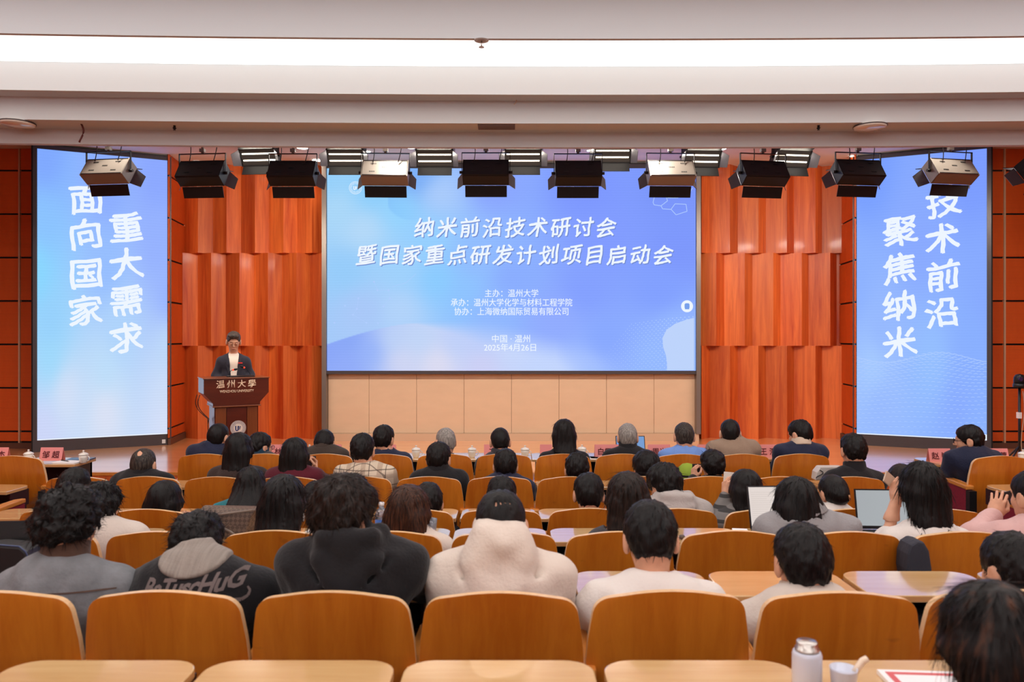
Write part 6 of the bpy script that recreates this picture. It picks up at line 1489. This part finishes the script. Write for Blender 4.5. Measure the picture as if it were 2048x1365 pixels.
# ================================================================== THE SPEAKER
def speaker():
    d = 10.45; base = at(467, 700, d); base.z = ZS
    rz = R(180 + 22); Rm = Matrix.Rotation(rz, 3, 'Z')
    s = 1.08; Hz = EYE - (664 - HY) * d / F - ZS - .128 * s
    H = np.array((0, .06, Hz)); N = np.array((0, .005, Hz - .20)); pitch = 20
    M = Matrix.Rotation(R(0), 3, 'Z') @ Matrix.Rotation(R(-pitch), 3, 'X') @ Matrix.Rotation(R(-2), 3, 'Y'); Mn = np.array([[M[i][j] for j in range(3)] for i in range(3)])
    P = lambda x, y, z: H + Mn @ (np.array((x, y, z)) * s)
    SHL = [N + np.array((q * .155, -.01, -.08)) for q in (-1, 1)]; EL = [np.array((q * .225, -.03, 1.16)) for q in (-1, 1)]; WR = [np.array((q * .18, .12, 1.07)) for q in (-1, 1)]
    B = Field((-.42, -.25, -.01), (.42, .3, N[2] + .02), .018)
    def torso(F_, g):
        F_.ell((0, 0, .98), (.165 + g, .115 + g, .13), k=.05); F_.ell((0, 0, 1.15), (.155 + g, .11 + g, .16), k=.06); F_.ell((0, .005, 1.33), (.17 + g, .115 + g, .15), k=.06)
        for q in (0, 1): F_.cap(N + np.array((0, 0, -.04)), SHL[q], .048 + g, .052 + g, .05)
    torso(B, -.008)
    for q in (0, 1):
        sx = (-1, 1)[q]; B.cap(SHL[q], EL[q], .046, .038, .03); B.cap(EL[q], WR[q], .037, .026, .02)
        B.cap((sx * .09, 0, .93), (sx * .1, .01, .50), .085, .058, .04); B.cap((sx * .1, .01, .5), (sx * .1, -.02, .07), .055, .036, .02); B.ell((sx * .1, .05, .045), (.042, .12, .035), k=.02)
    head_field(B, H, Mn, s, N)
    U = Field(H - np.array((.13, .17, .22)), H + np.array((.13, .19, .15)), .0052); torso(U, -.008); head_field(U, H, Mn, s, N)
    for q in (-1, 1): U.ell(P(q * .031, .086, .001), np.array((.0155, .012, .0105)) * s, Mn, .003)     # lowered lids
    U.plane_cut((0, 0, N[2] + .005), (0, 0, -1), .001)
    parts = [(*B.mesh(), 0), (*U.mesh(), 0)]
    for q, left in ((0, True), (1, False)):
        hv, hq = hand_parts(HAND_RELAX, WR[q], (-.25 * (-1, 1)[q], .9, -.35), (-.2 * (-1, 1)[q], 0, -1), left); parts.append((hv, hq, 0))
    root = link('person', np_mesh('person', parts, m_skin)); root.location = base; root.rotation_euler.z = rz
    tag(root, 'man in dark suit jacket and white shirt with glasses speaking at the lectern', 'person')
    S = Field((-.32, -.22, .86), (.32, .25, N[2] + .09), .009); torso(S, .004); S.cap(N, N + np.array((0, .01, .05)), .062, .060, .01); S.cap(N, N + np.array((0, .03, .2)), .053, .057, .004, True)
    S.plane_cut(N + np.array((0, .08, .03)), (0, .5, 1), .004); v, q = S.mesh(); shirt = link('shirt', np_mesh('shirt', [(v, q, 0)], mat('speaker_white_shirt', C(236, 222, 208), .7)), root)
    J = Field((-.42, -.25, .74), (.42, .28, N[2] + .06), .0075); torso(J, .016); J.ell((0, 0, .9), (.18, .135, .14), k=.05)
    for q in (0, 1): J.cap(SHL[q], EL[q], .064, .058, .04); J.cap(EL[q], WR[q] - np.array((0, .01, 0)), .062, .046, .03)
    J.cap(N, N + np.array((0, -.01, .035)), .070, .066, .02); J.cap(N, N + np.array((0, .03, .2)), .061, .063, .004, True)
    x, y, z = J.ax[0][:, None, None], J.ax[1][None, :, None], J.ax[2][None, None, :]
    vee = (np.abs(x) - (.024 + np.clip(z - .98, 0, 1) * .085)); J.f = np.maximum(J.f, -np.maximum(vee, .03 - y))
    J.f += .005 * vnoise(x * 10, y * 10 + z * 4, z * 16)
    v, q = J.mesh(); jk = link('suit_jacket', np_mesh('suit_jacket', [(v, q, 0)], cloth('charcoal_suiting', C(44, 44, 56), .8)), root)
    bt = BVHTree.FromPolygons([tuple(a) for a in v], [tuple(a) for a in q])
    def front(px_, pz_, off):
        h = bt.ray_cast(Vector((px_, 1, pz_)), Vector((0, -1, 0))); return Vector((px_, (h[0].y if h[0] is not None else .1) + off, pz_))
    for sx in (-1, 1):
        b = MB(); pts = [(.062, 1.435), (.115, 1.40), (.10, 1.355), (.118, 1.34), (.07, 1.20), (.040, 1.08), (.052, 1.25)]
        b.add([front(sx * a, c, .006) for a, c in pts] + [front(sx * a, c, .001) for a, c in pts], [tuple(range(7)) , tuple(range(13, 6, -1))] + [(i, (i + 1) % 7, 7 + (i + 1) % 7, 7 + i) for i in range(7)])
        b.build('lapel', mat('lapel_cloth', C(36, 36, 46), .8), root)
    b = MB(); p0 = front(-.085, 1.335, .004); b.box((p0.x - .028, p0.y, p0.z - .009), (p0.x + .028, p0.y + .006, p0.z + .009)); b.build('badge', mat('red_badge', C(206, 44, 40), .4), root)
    for sx in (-1, 1):
        b = MB(); c0 = N + np.array((sx * .010, .075, .018)); b.add([c0, N + np.array((sx * .058, .035, .045)), N + np.array((sx * .066, .045, .004)), N + np.array((sx * .04, .095, -.03))], [(0, 1, 2, 3), (3, 2, 1, 0)]); b.build('shirt_collar', mat('speaker_white_shirt', C(236, 222, 208)), root)
    T = Field((-.26, -.2, .03), (.26, .25, 1.02), .016)
    T.ell((0, 0, .95), (.178, .13, .1), k=.04)
    for sx in (-1, 1): T.cap((sx * .09, 0, .93), (sx * .1, .01, .5), .098, .075, .03); T.cap((sx * .1, .01, .5), (sx * .1, -.02, .06), .073, .066, .03)
    v, q = T.mesh(); link('trousers', np_mesh('trousers', [(v, q, 0)], m_trs), root)
    for sx in (-1, 1): o = link('shoe', SHOE, root); o.location = (sx * .1, -.02, 0)
    G = Field(H - np.array((.15, .17, .12)), H + np.array((.15, .17, .17)), .006)
    E_ = lambda c, r, k=.02, cut=False: G.ell(P(*c), np.array(r) * s, Mn, k * s, cut)
    E_((0, -.014, .046), (.084, .102, .090)); E_((0, -.045, .0), (.079, .07, .075), .03); E_((.008, .062, .098), (.068, .036, .032), .02); E_((0, -.06, -.045), (.058, .042, .035), .02)
    G.plane_cut(P(0, .082, .056), Mn @ np.array((0, 1, -.9)), .008); E_((0, .085, -.02), (.074, .065, .085), .008, True); G.plane_cut(P(0, -.06, -.075), (0, -.25, -1), .01)
    for q in (-1, 1): E_((q * .088, -.0, -.022), (.022, .028, .036), .008, True)
    x, y, z = G.ax[0][:, None, None], G.ax[1][None, :, None], G.ax[2][None, None, :]
    G.f += .003 * vnoise(x * 70 + y * 20, y * 12, z * 20); v, q = G.mesh(); link('hair', np_mesh('hair', [(v, q, 0)], hairm('speaker_hair', C(48, 40, 36), C(104, 94, 88))), root)
    b = MB()
    for sx in (-1, 1):
        b.tube([P(sx * (.033 + .024 * math.copysign(abs(math.cos(t)) ** .6, math.cos(t))), .108, -.001 + .0155 * math.copysign(abs(math.sin(t)) ** .6, math.sin(t))) for t in [math.pi * k / 12 for k in range(25)]], .0015, 6); b.tube([P(sx * .055, .107, .005), P(sx * .08, .06, .008), P(sx * .084, -.01, .004)], .002, 6)
    b.tube([P(-.010, .110, .003), P(.010, .110, .003)], .0022, 6); b.build('glasses', m_steel, root)
    for sx in (-1, 1):
        MB().tube([P(sx * .016, .096, .0255), P(sx * .034, .094, .0275), P(sx * .052, .080, .0225)], [.002, .0032, .0015], 6).build('eyebrow', HB, root)
        MB().tube([P(sx * .018, .0985, -.004), P(sx * .031, .0995, -.0075), P(sx * .044, .094, -.004)], .0016, 6).build('eyelash', HB, root)
    MB().tube([P(-.022, .095, -.064), P(-.01, .1005, -.0645), P(.01, .1005, -.0645), P(.022, .095, -.064)], [.002, .0045, .0045, .002], 8).build('lips', mat('lip_skin', C(150, 84, 74), .5), root)
speaker()
